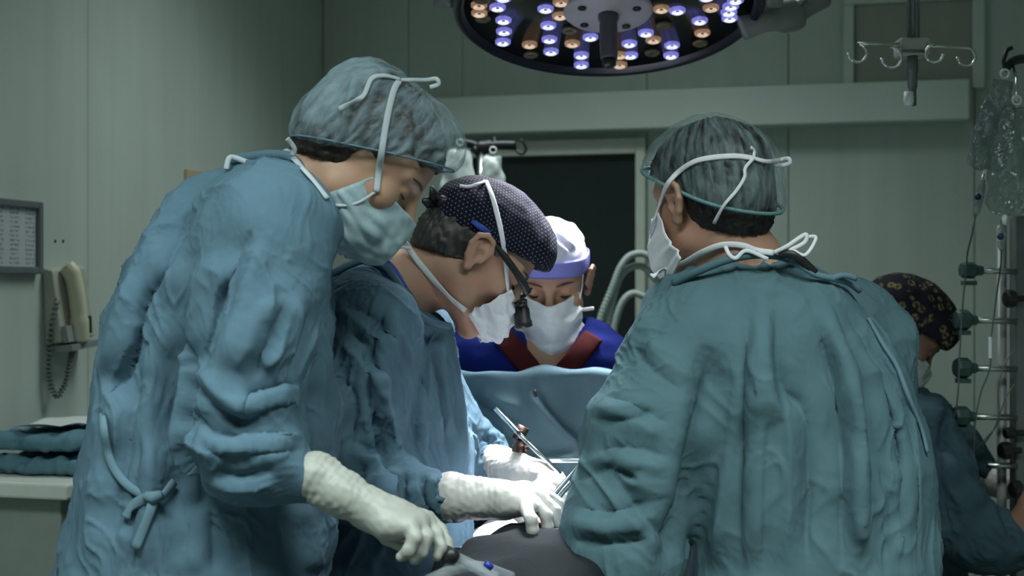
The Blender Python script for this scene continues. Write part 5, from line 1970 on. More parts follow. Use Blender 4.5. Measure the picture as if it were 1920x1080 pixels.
    yk = [C + (e1 * math.cos(a) + (-n) * 0.42 * math.sin(a)) * 0.355 - n * 0.02 for a in np.linspace(0, PI, 25)]
    g.tube(np.array(yk), 0.010, 10, flat=0.7)
    g.build('yoke', M_ARM, lamp)
    for s in (-1, 1):
        g = Geo()
        g.tube([C + e1 * s * 0.322 - n * 0.02, C + e1 * s * 0.368 - n * 0.02], 0.020, 14)
        g.build('pivot', M_ARM, lamp)
    g = Geo()
    g.tube(spline([P(1388, 52, 3.05), P(1430, 36, 3.05), P(1480, 30, 3.08), P(1512, 12, 3.1), P(1545, -6, 3.12)], 6), [0.030] * 10 + [0.036] * 5 + [0.024] * 10, 14, flat=0.8)
    arm = g.build('arm', M_ARM, lamp, label='pale grey swivel arm')
    g = Geo()
    g.tube([P(1470, 22, 3.055), P(1512, 2, 3.075)], 0.0035, 8)
    g.build('release_bar', M_CHROME, arm, label='bright chrome bar')
    top = P(1545, -6, 3.12)
    g = Geo()
    g.tube([top, V([top[0] + 0.03, top[1] + 0.05, CEIL_Z - 0.16])], 0.030, 14)
    g.lathe([(0.03, -0.16), (0.07, -0.14), (0.11, -0.03), (0.11, 0.0), (0.0, 0.0)], V([top[0] + 0.03, top[1] + 0.05, CEIL_Z]), (0, 0, 1), 24)
    g.build('ceiling_mount', M_ARM, lamp)
    # its light
    ld = bpy.data.lights.new('operating_lamp_light', 'AREA')
    ld.shape, ld.size = 'DISK', 0.50
    ld.energy, ld.color = LAMP_W, (0.93, 0.95, 1.0)
    ld.spread = math.radians(42)
    lo = bpy.data.objects.new('operating_lamp_light', ld)
    COL.objects.link(lo)
    pos = C + n * 0.16
    aim = P(1032, 930, 2.60) - pos
    lo.location = tuple(pos - world_loc(lamp))
    lo.rotation_euler = Vector(tuple(aim)).to_track_quat('-Z', 'Y').to_euler()
    lo.parent = lamp
    return lamp


LAMP_W = 8.8
build_lamp()

# ================================================================== drape screen, patient, table
M_DRAPE = cloth('teal_drape_cotton', (0.080, 0.135, 0.160), crease=0.2)
M_DRAPE2 = cloth('grey_drape', (0.013, 0.017, 0.020), crease=0.3)
M_TOWEL = cloth('white_field_towel', (0.62, 0.63, 0.66), crease=0.3)


def cloth_sheet(name, net, nu, nv, mat, parent=None, amp=0.006, wl=0.12, seed=0, stretch=None, thick=0.002, extra=None, label=None):
    g0, f = sheet(net, nu, nv)
    n = normals_of(g0, np.array(f))
    if (n * (g0 - V([0, 0, CZ]))).sum() > 0:             # turn the cloth's face to the room
        f = [t[::-1] for t in f]
        n = -n
    h = amp * waves(g0, wl, 24, seed, stretch) + amp * 0.8 * (1 - np.minimum(np.abs(waves(g0, wl * 1.5, 14, seed + 3, stretch)), 1))
    v = g0 + n * h[:, None]
    if extra:
        v = strokes(v, np.array(f), extra)
    o = mesh_obj(name, v, f, mat, parent, label=label)
    return solid(o, thick)


scr = thing('drape_screen', 'teal anaesthesia drape hung upright between surgeons and the person in blue scrubs', 'drape', (0.03, 2.92, 0.80))
xs = [835, 900, 960, 1020, 1080, 1140, 1190]
net = [[P(x, 697 + 3 * math.sin(i * 1.3), 2.93) for i, x in enumerate(xs)], [P(x, 704, 2.905) for x in xs], [P(x, 760, 2.90 + 0.01 * math.sin(i * 2)) for i, x in enumerate(xs)],
       [P(x, 820, 2.89 + 0.012 * math.sin(i * 1.7 + 1)) for i, x in enumerate(xs)], [P(x, 880, 2.88) for x in xs], [P(x, 1000, 2.88) for x in xs], [P(x, 1120, 2.89) for x in xs]]
cloth_sheet('drape_cloth', net, 14, 12, M_DRAPE, scr, 0.004, 0.12, 61, ((0, 0, 1), 2), extra=[
    ([(1008, 722), (1030, 760), (1065, 800), (1105, 832)], 0.010, 0.018, 'f', 1), ([(870, 770), (910, 800), (960, 830), (1010, 842)], 0.012, 0.018, 'f', 1),
    ([(880, 745), (930, 775), (985, 790)], 0.012, 0.014, 'f', -1), ([(940, 850), (1020, 848), (1090, 840)], 0.012, 0.016, 'f', 1)])
g = Geo()
g.tube([P(830, 712, 2.925), P(1195, 712, 2.925)], 0.007, 10)
for x in (832, 1193):
    a = P(x, 712, 2.925)
    g.tube([a, V([a[0], a[1], 0.93])], 0.007, 10)
g.build('screen_bar', M_STEEL, scr, label='steel bar holding the drape')
g = Geo()
a = P(1003, 738, 2.875)
g.tube([a + V([0, 0, 0.008]), a, a + V([0.002, 0.002, -0.006])], [0.003, 0.004, 0.003], 8)
g.build('drape_clip', M_BLACK, scr, label='small black clip on the drape')

# operating table
tb = thing('operating_table', 'steel operating table hidden under the drapes', 'table', (0.09, 2.4, 0))
g = Geo()
g.box((-0.04, 1.80, 0.80), (0.22, 2.86, 0.86))
bevel(g.build('table_top', M_STEEL, tb, smooth=False), 0.008)
g = Geo()
g.box((-0.03, 1.81, 0.86), (0.21, 2.85, 0.93))
bevel(g.build('mattress', M_BLACK, tb, smooth=False), 0.02, 3)
g = Geo()
g.lathe([(0.0, 0.0), (0.09, 0.0), (0.085, 0.70), (0.10, 0.72), (0.10, 0.80), (0, 0.80)], V([0.09, 2.4, 0.0]), (0, 0, 1), 24)
g.build('column', M_STEEL, tb)
g = Geo()
g.box((-0.08, 2.05, 0.0), (0.26, 2.75, 0.10))
bevel(g.build('base', M_STEEL, tb, smooth=False), 0.02, 3)
# grey drape over the patient, nearest the viewer
net = []
for d, zt in ((1.80, 1.000), (1.95, 1.030), (2.08, 1.052), (2.20, 1.072), (2.30, 1.082), (2.38, 1.076)):
    net.append([V([-0.155, d, 0.62]), V([-0.150, d, 0.80]), V([-0.130, d, zt - 0.075]), V([-0.075, d, zt - 0.025]), V([0.0, d, zt]), V([0.08, d, zt]), V([0.14, d, zt - 0.04]), V([0.175, d, zt - 0.14]), V([0.18, d, 0.80]), V([0.18, d, 0.62])])
pd = cloth_sheet('patient_drape', net, 8, 12, M_DRAPE2, None, 0.004, 0.09, 71, ((0, 1, 0), 1.5))
tag(recenter(pd), 'dark grey drape over the patient in front of the wound', 'drape')
net = []
for d, zt in ((2.385, 1.078), (2.48, 1.062), (2.58, 1.052), (2.70, 1.050), (2.84, 1.03)):
    net.append([V([-0.135, d, 0.66]), V([-0.13, d, 0.84]), V([-0.115, d, zt - 0.09]), V([-0.07, d, zt - 0.035]), V([0.0, d, zt]), V([0.08, d, zt]), V([0.15, d, zt - 0.05]), V([0.20, d, zt - 0.16]), V([0.20, d, 0.78]), V([0.20, d, 0.66])])
pt = cloth_sheet('field_towel', net, 8, 12, M_TOWEL, None, 0.004, 0.07, 73, None)
tag(recenter(pt), 'white towel round the wound, glaring under the lamp', 'towel')
# wound: a shallow pink opening with swabs
wd = thing('surgical_wound', 'pink wound glimpsed between the gloved fingers', 'wound', P(1048, 985, 2.44))
c = P(1050, 985, 2.46)
v, q = sdf_mesh([ell(c, (0.045, 0.05, 0.014), None, 0.01), ell(c + V([0.01, 0.01, 0.008]), (0.02, 0.025, 0.012), None, 0.01)], 0.005)
v = v + normals_of(v, q) * (0.002 * waves(v, 0.02, 24, 3))[:, None]
mesh_obj('tissue', v, q, plain('pink_tissue', (0.42, 0.13, 0.10), 0.25, var=0.4, scale=70), wd)
v, q = sdf_mesh([ell(c + V([-0.015, 0.005, 0.012]), (0.018, 0.016, 0.010), None, 0.01), ell(c + V([0.02, -0.01, 0.010]), (0.015, 0.018, 0.009), None, 0.01)], 0.004)
v = v + normals_of(v, q) * (0.002 * waves(v, 0.015, 24, 5))[:, None]
mesh_obj('swab', v, q, M_TOWEL, wd, label='crumpled white swab')

# retractor frame
rt = thing('wound_retractor', 'steel retractor frame with an angled rod in a copper-tinted clamp', 'retractor', P(1030, 865, 2.78))
g = Geo()
g.box(P(962, 868, 2.80), P(1100, 858, 2.815) + V([0, 0.006, 0]))
bevel(g.build('cross_bar', M_CHROME, rt, smooth=False), 0.002)
g = Geo()
g.tube([P(929, 766, 2.74), P(975, 815, 2.72), P(1050, 888, 2.66)], 0.0048, 10)
g.build('rod', M_CHROME, rt, label='slanting steel rod')
M_COP = plain('warm_clamp_metal', (0.17, 0.105, 0.085), 0.35, 1.0)
g = Geo()
cc = P(974, 812, 2.735)
for sz, rz, up in (((0.011, 0.010, 0.014), 0.5, 0.0), ((0.008, 0.013, 0.006), -0.4, -0.019)):
    ca, sa = math.cos(rz), math.sin(rz)
    g.box([-x for x in sz], sz, [[ca, 0, sa], [0, 1, 0], [-sa, 0, ca]], cc + V([0.002, 0, up]))
g.lathe([(0.0, -0.024), (0.011, -0.024), (0.0125, -0.012), (0.0125, 0.004), (0.008, 0.008), (0.0, 0.008)], P(973, 838, 2.745), (0, 0, 1), 16)
g.tube([P(972, 842, 2.75), P(972, 866, 2.80)], 0.008, 10)
g.box(P(960, 846, 2.74), P(992, 836, 2.75))
cl = g.build('clamp', M_COP, rt, label='copper-tinted clamp')
g = Geo()
g.tube([P(972, 810, 2.722), P(973, 811, 2.712)], 0.004, 8)
g.build('screw', M_BLACK, cl)
for k, (a, b) in enumerate([((1097, 857, 2.50), (1036, 934, 2.46)), ((1100, 872, 2.52), (1046, 938, 2.48))]):
    g = Geo()
    A, B = P(*a), P(*b)
    g.tube(spline([A, (A + B) / 2 + V([0.003, 0, 0.004]), B, B + V([0.004, 0, -0.03])], 6), 0.0046, 10, flat=0.7)
    g.build('blade_handle', M_CHROME, rt, label='bright steel retractor handle')

# needle and thread, suction tip
g = Geo()
g.tube(spline([P(1046, 992, 2.32), P(1028, 1002, 2.31), P(1020, 1020, 2.30), P(1030, 1034, 2.30), P(1052, 1042, 2.31)], 8), 0.0013, 8)
tag(recenter(g.build('suture_thread', plain('dark_suture', (0.03, 0.015, 0.015), 0.6))), 'thin dark suture thread curving from the surgeon\'s fingertips', 'thread')
su = thing('suction_tube', 'clear suction tube with a dark joint held by the cream glove', 'tube', P(840, 1040, 1.98))
g = Geo()
g.lathe([(0.0, 0.0), (0.011, 0.0), (0.012, 0.012), (0.010, 0.018), (0.0, 0.018)], P(836, 1036, 1.985), P(862, 1052, 2.0) - P(836, 1036, 1.985), 14)
g.build('joint', M_BLACK, su, label='dark plastic joint')
M_CLEAR = veil('clear_tubing', (0.50, 0.56, 0.60), 0.34, None, 0.05)
for pts, r in (([(850, 1044, 1.992), (885, 1060, 2.02), (930, 1084, 2.03)], 0.0085), ([(800, 1088, 1.97), (850, 1068, 1.99), (900, 1062, 2.03), (960, 1082, 2.06)], 0.0075), ([(862, 1050, 2.0), (905, 1072, 2.0), (940, 1100, 2.0)], 0.006)):
    g = Geo()
    g.tube(spline([P(*p) for p in pts], 8), r, 12)
    g.build('tube', M_CLEAR, su, label='clear tubing')
g = Geo()
g.lathe([(0.0, 0.0), (0.0045, 0.0), (0.0045, 0.012), (0.0, 0.013)], P(910, 1056, 2.0), (0.6, 0.2, -0.5), 12)
g.build('blue_connector', plain('blue_plastic', (0.01, 0.03, 0.30), 0.4), su, label='small blue connector')

# ================================================================== left wall: chart, telephone, trolley
def LW(px, py, out=0.0):
    t, z = on_wall(px, py, 'left')
    return RM(out, t, z)


def chart_mat():
    m = NT('printed_chart_paper')
    tc = m.n('ShaderNodeTexCoord')
    sp = m.n('ShaderNodeSeparateXYZ')
    m.l(tc.outputs['UV'], sp.inputs[0])

    def mt(op, a, b):
        k = m.n('ShaderNodeMath', operation=op)
        for i, x in enumerate((a, b)):
            if isinstance(x, (int, float)):
                k.inputs[i].default_value = x
            else:
                m.l(x, k.inputs[i])
        return k.outputs[0]
    rows = mt('GREATER_THAN', mt('FRACT', mt('MULTIPLY', sp.outputs[1], 13.0), 0.0), 0.45)
    cols = mt('GREATER_THAN', mt('FRACT', mt('ADD', mt('MULTIPLY', sp.outputs[0], 4.0), 0.1), 0.0), 0.38)
    mp = m.n('ShaderNodeMapping')
    mp.inputs['Scale'].default_value = (46.0, 13.0, 1)
    m.l(tc.outputs['UV'], mp.inputs[0])
    nz = m.n('ShaderNodeTexNoise')
    nz.inputs['Scale'].default_value = 1.0
    m.l(mp.outputs[0], nz.inputs['Vector'])
    ink = mt('MULTIPLY', mt('MULTIPLY', rows, cols), mt('GREATER_THAN', nz.outputs[0], 0.47))
    mx = m.n('ShaderNodeMix', data_type='RGBA')
    m.l(ink, mx.inputs[0])
    mx.inputs[6].default_value = (0.50, 0.53, 0.56, 1)
    mx.inputs[7].default_value = (0.25, 0.27, 0.30, 1)
    m.l(mx.outputs[2], m.b.inputs['Base Color'])
    m.b.inputs['Roughness'].default_value = 0.35
    return m.m


ch = thing('wall_chart', 'grey framed printed chart on the wall above the telephone', 'chart', LW(30, 515, 0.005))
t0, t1 = on_wall(-70, 450, 'left')[0], on_wall(68, 450, 'left')[0]
zb, ztp = on_wall(66, 514, 'left')[1], on_wall(66, 379, 'left')[1]
M_GF = plain('grey_metal_frame', (0.17, 0.19, 0.20), 0.4, 0.3)
fwid = 0.018
for a, b, z0, z1 in [(t1, t1 + fwid, zb, ztp), (t0 - fwid, t0, zb, ztp), (t1 + fwid, t0 - fwid, zb, zb + fwid), (t1 + fwid, t0 - fwid, ztp - fwid, ztp)]:
    g = Geo()
    room_box(g, 0.0, 0.022, a, b, z0, z1)
    bevel(g.build('frame', M_GF, ch, smooth=False), 0.003)
q4 = [RM(0.010, t0 - fwid, zb + fwid), RM(0.010, t1 + fwid, zb + fwid), RM(0.010, t1 + fwid, ztp - fwid), RM(0.010, t0 - fwid, ztp - fwid)]
pp = mesh_obj('paper', q4, [(0, 1, 2, 3)], chart_mat(), ch, smooth=False, label='white sheet with columns of grey print')
lay = pp.data.uv_layers.new(name='print')
lay.data.foreach_set('uv', [0, 0, 1, 0, 1, 1, 0, 1])
solid(pp, 0.003)

# telephone
tp, zp = on_wall(104, 572, 'left')
ph = thing('wall_telephone', 'cream wall telephone with its handset hung up and a coiled cord', 'telephone', RM(0.02, tp, zp - 0.1))


def T(out, along, up):
    """point at the telephone: out from the wall, along it towards the viewer, up; the set hangs a little askew"""
    a = math.radians(4)
    return RM(out, tp + along * math.cos(a) + up * math.sin(a), zp + up * math.cos(a) - along * math.sin(a))


def hexa(pts):
    return Geo().add(pts, [(0, 3, 2, 1), (4, 5, 6, 7), (0, 1, 5, 4), (1, 2, 6, 5), (2, 3, 7, 6), (3, 0, 4, 7)])


g = hexa([T(0, -0.10, -0.098), T(0, 0.055, -0.098), T(0.050, 0.055, -0.090), T(0.050, -0.10, -0.090), T(0, -0.10, 0.098), T(0, 0.055, 0.098), T(0.030, 0.055, 0.092), T(0.030, -0.10, 0.092)])
bevel(g.build('base', plain('cream_grey_plastic', (0.40, 0.41, 0.34), 0.5), ph, smooth=False), 0.006, 3)
g = Geo()
hp = [T(0.040, 0.006, 0.098), T(0.054, 0.004, 0.078), T(0.062, 0.002, 0.035), T(0.065, 0.0, -0.010), T(0.066, -0.002, -0.055), T(0.062, -0.004, -0.090)]
g.tube(spline(hp, 5), [0.020] * 6 + [0.0185] * 12 + [0.021] * 8, 14, flat=1.2, normal=EX)
hs = g.build('handset', M_CREAM, ph, label='cream curved handset')
g = hexa([T(0.052, -0.012, -0.092), T(0.052, 0.05, -0.092), T(0.066, 0.05, -0.090), T(0.066, -0.012, -0.090), T(0.046, -0.012, -0.050), T(0.046, 0.05, -0.050), T(0.060, 0.05, -0.048), T(0.060, -0.012, -0.048)])
g.build('keypad', M_GREYPL, ph, smooth=False)
g = hexa([T(0.068, -0.026, -0.075), T(0.068, 0.0, -0.075), T(0.088, 0.0, -0.073), T(0.088, -0.026, -0.073), T(0.070, -0.026, -0.030), T(0.070, 0.0, -0.030), T(0.088, 0.0, -0.028), T(0.088, -0.026, -0.028)])
bevel(g.build('mouthpiece', M_BLACK, hs, smooth=False, label='black mouthpiece insert'), 0.003)
g = hexa([T(0.01, -0.10, -0.118), T(0.01, 0.05, -0.118), T(0.075, 0.05, -0.112), T(0.075, -0.10, -0.112), T(0.01, -0.10, -0.100), T(0.01, 0.05, -0.100), T(0.075, 0.05, -0.096), T(0.075, -0.10, -0.096)])
g.build('cradle', M_GREYPL, ph, smooth=False, label='dark grey cradle below the handset')
cd = spline([T(0.04, 0.050, 0.02), T(0.025, 0.058, -0.05), T(0.02, 0.066, -0.12), T(0.02, 0.070, -0.18), T(0.03, 0.056, -0.225), T(0.045, 0.035, -0.19), T(0.05, 0.022, -0.14), T(0.055, 0.012, -0.11)], 26)
tt = np.gradient(cd, axis=0)
tt /= np.linalg.norm(tt, axis=1)[:, None]
s1 = np.cross(tt, EX)
s1 /= np.linalg.norm(s1, axis=1)[:, None]
s2 = np.cross(tt, s1)
ang = np.arange(len(cd)) * 1.35
g = Geo()
g.tube(cd + 0.0065 * (np.cos(ang)[:, None] * s1 + np.sin(ang)[:, None] * s2), 0.0026, 6)
g.build('coiled_cord', plain('cord_grey', (0.13, 0.15, 0.14), 0.6), ph, label='grey coiled cord')
for px in (103, 118):
    c = LW(px, 452)
    g = Geo()
    g.lathe([(0.0, 0.0), (0.004, 0.0), (0.003, 0.003), (0, 0.003)], c, EX, 10)
    g.build('screw_hole', M_BLACK, wall_left)
g = Geo()
a, za = on_wall(345, 360, 'left')
b, zb2 = on_wall(402, 326, 'left')
room_box(g, 0.0, 0.012, b, a, za, zb2)
tag(recenter(bevel(g.build('switch_cover', plain('beige_cover', (0.52, 0.40, 0.24), 0.5), smooth=False), 0.003)), 'beige cover plate on the wall behind the bending assistant', 'cover plate')

# trolley with folded drapes
tz = P(100, 884, 3.30)[2]
M_TOP = plain('white_laminate', (0.60, 0.62, 0.58), 0.4, var=0.04)
M_BODY = plain('grey_green_cabinet', (0.25, 0.29, 0.26), 0.5, var=0.05)
tr = thing('trolley', 'white-topped trolley against the telephone wall', 'trolley', RM(0.17, 1.7, 0))
g = Geo()
room_box(g, 0.02, 0.34, 1.20, 2.25, tz - 0.035, tz)
bevel(g.build('trolley_top', M_TOP, tr, smooth=False), 0.006)
g = Geo()
room_box(g, 0.04, 0.30, 1.24, 2.21, 0.12, tz - 0.036)
bevel(g.build('body', M_BODY, tr, smooth=False), 0.004)
for k in range(3):
    zz0 = 0.16 + k * (tz - 0.24) / 3
    g = Geo()
    room_box(g, 0.3005, 0.322, 1.27, 2.18, zz0, zz0 + (tz - 0.24) / 3 - 0.02)
    dr = bevel(g.build('drawer', M_BODY, tr, smooth=False), 0.004)
    g = Geo()
    zc = zz0 + (tz - 0.24) / 3 - 0.06
    g.tube([RM(0.322, 1.60, zc), RM(0.345, 1.60, zc), RM(0.345, 1.85, zc), RM(0.322, 1.85, zc)], 0.006, 8)
    g.build('handle', M_STEEL, dr)
for s_, t_ in ((0.09, 1.30), (0.27, 1.30), (0.09, 2.15), (0.27, 2.15)):
    g = Geo()
    g.lathe([(0.0, -0.012), (0.05, -0.012), (0.055, 0), (0.05, 0.012), (0, 0.012)], RM(s_, t_, 0.055), EX, 18)
    g.tube([RM(s_, t_, 0.055), RM(s_, t_, 0.125)], 0.014, 8)
    g.build('caster', M_BLACK, tr)
# folded drapes: two folded layers each, seen as soft rolled edges


def folded(name, label, c, sz, layers, seed, mat):
    pr = []
    for k in range(layers):
        z = c[2] + sz[2] * (k + 0.5)
        pr.append(cone(c + V([0, 0, z - c[2]]) - EN * sz[1] * 0.5, c + V([0, 0, z - c[2]]) + EN * sz[1] * 0.5, sz[2] * 0.62, sz[2] * 0.62, 0.004, flat=None))
        for o in np.linspace(-0.5, 0.5, 7):
            p0 = c + EX * sz[0] * o * (1 - 0.06 * k) + V([0, 0, z - c[2]])
            pr.append(cone(p0 - EN * sz[1] * 0.5, p0 + EN * sz[1] * 0.5, sz[2] * 0.56, sz[2] * 0.56, 0.010))
    v, q = sdf_mesh(pr, 0.006)
    v = relax(v, q, 2)
    v[:, 2] = np.maximum(v[:, 2], c[2])
    v = v + normals_of(v, q) * (0.004 * waves(v, 0.06, 24, seed) * (v[:, 2] > c[2] + 0.004))[:, None]
    return tag(recenter(mesh_obj(name, v, q, mat)), label, 'drape', 'folded drapes on the trolley')


M_FOLD = cloth('blue_folded_drape', (0.10, 0.20, 0.25), crease=0.4)
cF = RM(0.185, 1.90, tz + 0.002)
folded('folded_drape', 'folded blue drape lying on the white trolley, under the other', cF, (0.20, 0.46, 0.036), 1, 81, M_FOLD)
folded('folded_drape', 'folded blue drape lying on top of the other one', cF + V([0, 0, 0.052]) + EN * 0.03 - EX * 0.01, (0.18, 0.38, 0.036), 1, 83, M_FOLD)
g0 = [[RM(0.10 + 0.045 * j, 1.90 + 0.07 * i, tz + 0.108 + 0.006 * math.sin(2 * i + j)) for j in range(4)] for i in range(4)]
v, f = sheet(g0, 5, 5)
tag(recenter(solid(mesh_obj('paper_sheet', v, f, plain('white_paper', (0.6, 0.62, 0.62), 0.7)), 0.001)), 'loose white paper sheet on the folded drapes', 'paper')

# ================================================================== infusion gear
M_BAG = None


def bag_mat():
    t = NT('clear_infusion_bag')
    gl = t.n('ShaderNodeBsdfGlossy')
    gl.inputs['Roughness'].default_value = 0.15
    gl.inputs['Color'].default_value = (0.75, 0.8, 0.8, 1)
    df = t.n('ShaderNodeBsdfDiffuse')
    df.inputs['Color'].default_value = (0.22, 0.25, 0.25, 1)
    tr = t.n('ShaderNodeBsdfTransparent')
    tr.inputs['Color'].default_value = (0.78, 0.84, 0.83, 1)
    nz = t.n('ShaderNodeTexNoise')
    nz.inputs['Scale'].default_value = 45
    nz.inputs['Detail'].default_value = 3
    t.l(t.coords((1, 1, 0.6)), nz.inputs['Vector'])
    bp = t.bump(nz.outputs[0], 0.9, 0.012)
    t.l(bp, gl.inputs['Normal'])
    m1 = t.n('ShaderNodeMixShader')
    m1.inputs[0].default_value = 0.30
    t.l(df.outputs[0], m1.inputs[1])
    t.l(gl.outputs[0], m1.inputs[2])
    m2 = t.n('ShaderNodeMixShader')
    m2.inputs[0].default_value = 0.42
    t.l(tr.outputs[0], m2.inputs[1])
    t.l(m1.outputs[0], m2.inputs[2])
    t.l(m2.outputs[0], t.out.inputs['Surface'])
    return t.m


M_BAG = bag_mat()
M_MILK = plain('milky_bag', (0.55, 0.60, 0.60), 0.35, var=0.1)
M_TUBE = plain('thin_infusion_line', (0.10, 0.12, 0.12), 0.4)
M_GREEN = plain('green_clamp_plastic', (0.034, 0.072, 0.066), 0.45, var=0.08)
M_RACK = plain('rack_grey_metal', (0.13, 0.15, 0.15), 0.4, 0.3, var=0.1)


def bag(name, label, group, top, bot, w, thick, mat, seed, lean=(1, 0, 0)):
    """infusion bag hanging from top to bot: flat at the eyelet, swollen with fluid below"""
    A, B = P(*top), P(*bot)
    t = thing(name, label, 'bag', B, group)
    ax = unit(A - B)
    L = np.linalg.norm(A - B)
    sx = unit(V(lean) - ax * (V(lean) @ ax))
    sy = np.cross(ax, sx)
    ns, nr = 40, 22
    vs = []
    for i in range(nr):
        f = i / (nr - 1)
        wd = w * (0.30 + 0.70 * math.sin(PI * min(1, (0.12 + 0.88 * f) * 0.62)) ** 0.7) * (1 if f < 0.93 else 0.62 + 0.38 * (1 - f) / 0.07)
        th = thick * (0.12 + 0.88 * math.sin(PI * f ** 0.8) ** 0.8)
        for k in range(ns):
            a = 2 * PI * k / ns
            cx, cy = math.cos(a), math.sin(a)
            vs.append(A - ax * L * f + sx * wd * math.copysign(abs(cx) ** 0.8, cx) + sy * th * math.copysign(abs(cy) ** 1.1, cy))
    vs = np.array(vs)
    fs = [(i * ns + j, i * ns + (j + 1) % ns, (i + 1) * ns + (j + 1) % ns, (i + 1) * ns + j) for i in range(nr - 1) for j in range(ns)]
    n = normals_of(vs, np.array(fs))
    vs = vs + n * (0.0028 * waves(vs, 0.03, 24, seed, (ax, 2)) + 0.0025 * (1 - np.minimum(np.abs(waves(vs, 0.045, 14, seed + 1, (ax, 1.6))), 1)))[:, None]
    fs += [tuple(range(ns)), tuple(reversed(range((nr - 1) * ns, nr * ns)))]
    mesh_obj('pouch', vs, fs, mat, t)
    g = Geo()
    ring = [A + ax * 0.013 + 0.009 * (math.cos(a) * sx + math.sin(a) * ax) for a in np.linspace(0, 2 * PI, 17)]
    g.tube(np.array(ring), 0.0025, 6, caps=False)
    g.build('eyelet', M_WHITEPL, t)
    g = Geo()
    g.tube([B + ax * 0.004, B - ax * 0.018], 0.005, 10)
    g.build('port', M_WHITEPL, t)
    return t


def drip(name, label, pts, group):
    A, B = P(*pts[0]), P(*pts[1])
    t = thing(name, label, 'drip set', B, group)
    ax = A - B
    g = Geo()
    L = np.linalg.norm(ax)
    g.lathe([(0.0, 0.0), (0.004, 0.0), (0.008, 0.12 * L), (0.009, 0.45 * L), (0.0085, 0.7 * L), (0.005, 0.8 * L), (0.0045, L), (0, L)], B, ax, 16)
    g.build('drip_chamber', M_BAG, t)
    g = Geo()
    c = A * 0.45 + B * 0.55 + V([-0.006, -0.008, 0])
    g.lathe([(0.0, -0.004), (0.006, -0.004), (0.007, 0.0), (0.006, 0.004), (0, 0.004)], c, (0, 1, 0), 12)
    g.build('blue_valve', plain('dark_blue_plastic', (0.010, 0.014, 0.075), 0.4), t, label='dark blue valve')
    g = Geo()
    g.tube(spline([P(*p) for p in pts[1:]], 10), 0.0019, 6)
    g.build('infusion_line', M_TUBE, t)
    return t


# rack at the right
rk = thing('infusion_rack', 'tall infusion rack with green-knobbed side rods', 'rack', (P(1908, 900, 3.25)[0], 3.25, 0))
px0 = P(1914, 540, 3.25)
PTOP = P(1908, 405, 3.25)[2]
g = Geo()
g.box((px0[0] - 0.018, 3.232, 0.12), (px0[0] + 0.045, 3.275, PTOP))
bevel(g.build('post', M_RACK, rk, smooth=False), 0.004)
g = Geo()
g.tube([V([px0[0] - 0.030, 3.29, 0.12]), V([px0[0] - 0.030, 3.29, PTOP - 0.02])], 0.011, 12)
g.build('pole', plain('pale_pole', (0.25, 0.27, 0.26), 0.4), rk, label='pale upright pole behind the rack')
g = Geo()
g.lathe([(0.0, 0.04), (0.26, 0.04), (0.27, 0.07), (0.25, 0.10), (0.05, 0.12), (0.0, 0.12)], V([px0[0] + 0.01, 3.25, 0.0]), (0, 0, 1), 28)
g.build('base', M_RACK, rk)
for k in range(5):
    a = 2 * PI * k / 5
    g = Geo()
    c = V([px0[0] + 0.01 + 0.22 * math.cos(a), 3.25 + 0.22 * math.sin(a), 0.025])
    g.lathe([(0.0, -0.012), (0.022, -0.012), (0.025, 0), (0.022, 0.012), (0, 0.012)], c, (math.cos(a + 1.3), math.sin(a + 1.3), 0), 14)
    g.build('caster', M_BLACK, rk)
for y, x0 in ((507, 1826), (600, 1815), (690, 1815), (781, 1812), (872, 1850)):
    A, B = P(x0, y, 3.22), P(1906, y + 2, 3.235)
    g = Geo()
    g.tube([A, B], 0.0072, 12)
    rod = g.build('side_rod', M_STEEL, rk, label='steel side rod')
    if y == 872:
        continue
    small = 0.8 if y == 507 else 1.0
    g = Geo()
    d = unit(B - A)
    g.lathe([(0.0, -0.030), (0.020 * small, -0.030), (0.0235 * small, -0.024), (0.0235 * small, -0.002), (0.019 * small, 0.004), (0.012, 0.006), (0.011, 0.020), (0.0, 0.020)], A, d, 8)
    g.build('knob', M_GREEN, rod, smooth=False, label='green plastic knob')
    g = Geo()
    g.box((-0.014, -0.014, -0.034), (0.014, 0.014, -0.024), None, A - d * 0.012)
    g.build('knob_foot', M_GREEN, rod, smooth=False)
for x, y, r in ((1897, 560, 0.020), (1888, 845, 0.020), (1908, 917, 0.020), (1896, 812, 0.013)):
    A = P(x, y, 3.21)
    g = Geo()
    g.lathe([(0.0, -0.016), (r * 0.8, -0.016), (r, -0.012), (r, 0.004), (r * 0.6, 0.010), (0.007, 0.012), (0.007, 0.034), (0, 0.034)], A, (1, 0.15, 0), 10)
    g.build('clamp_knob', M_BLACK, rk, smooth=False, label='black clamp knob')
# hook bar with two clear bags
hk = P(1915, 112, 3.0)
g = Geo()
g.tube(spline([P(1935, 108, 3.1), P(1908, 112, 3.02), P(1895, 118, 2.99), P(1886, 128, 2.98)], 6), 0.010, 10, flat=0.8)
g.tube(spline([P(1897, 90, 2.98), P(1889, 94, 2.975), P(1884, 106, 2.97), P(1882, 118, 2.97), P(1886, 128, 2.975), P(1892, 124, 2.98)], 6), 0.0045, 8)
g.tube(spline([P(1935, 108, 3.1), P(1950, 120, 3.15), V([px0[0] + 0.06, 3.25, 1.80]), V([px0[0] + 0.06, 3.25, PTOP - 0.10]), V([px0[0] + 0.03, 3.25, PTOP - 0.14])], 6), 0.010, 10)
g.build('bag_hook', M_BLACK, rk, label='black bag hook')
bag('infusion_bag', 'slim clear infusion bag hanging from the black hook of the rack', 'clear infusion bags', (1882, 150, 2.95), (1848, 322, 2.95), 0.040, 0.020, M_BAG, 91, (1, 0, 0.2))
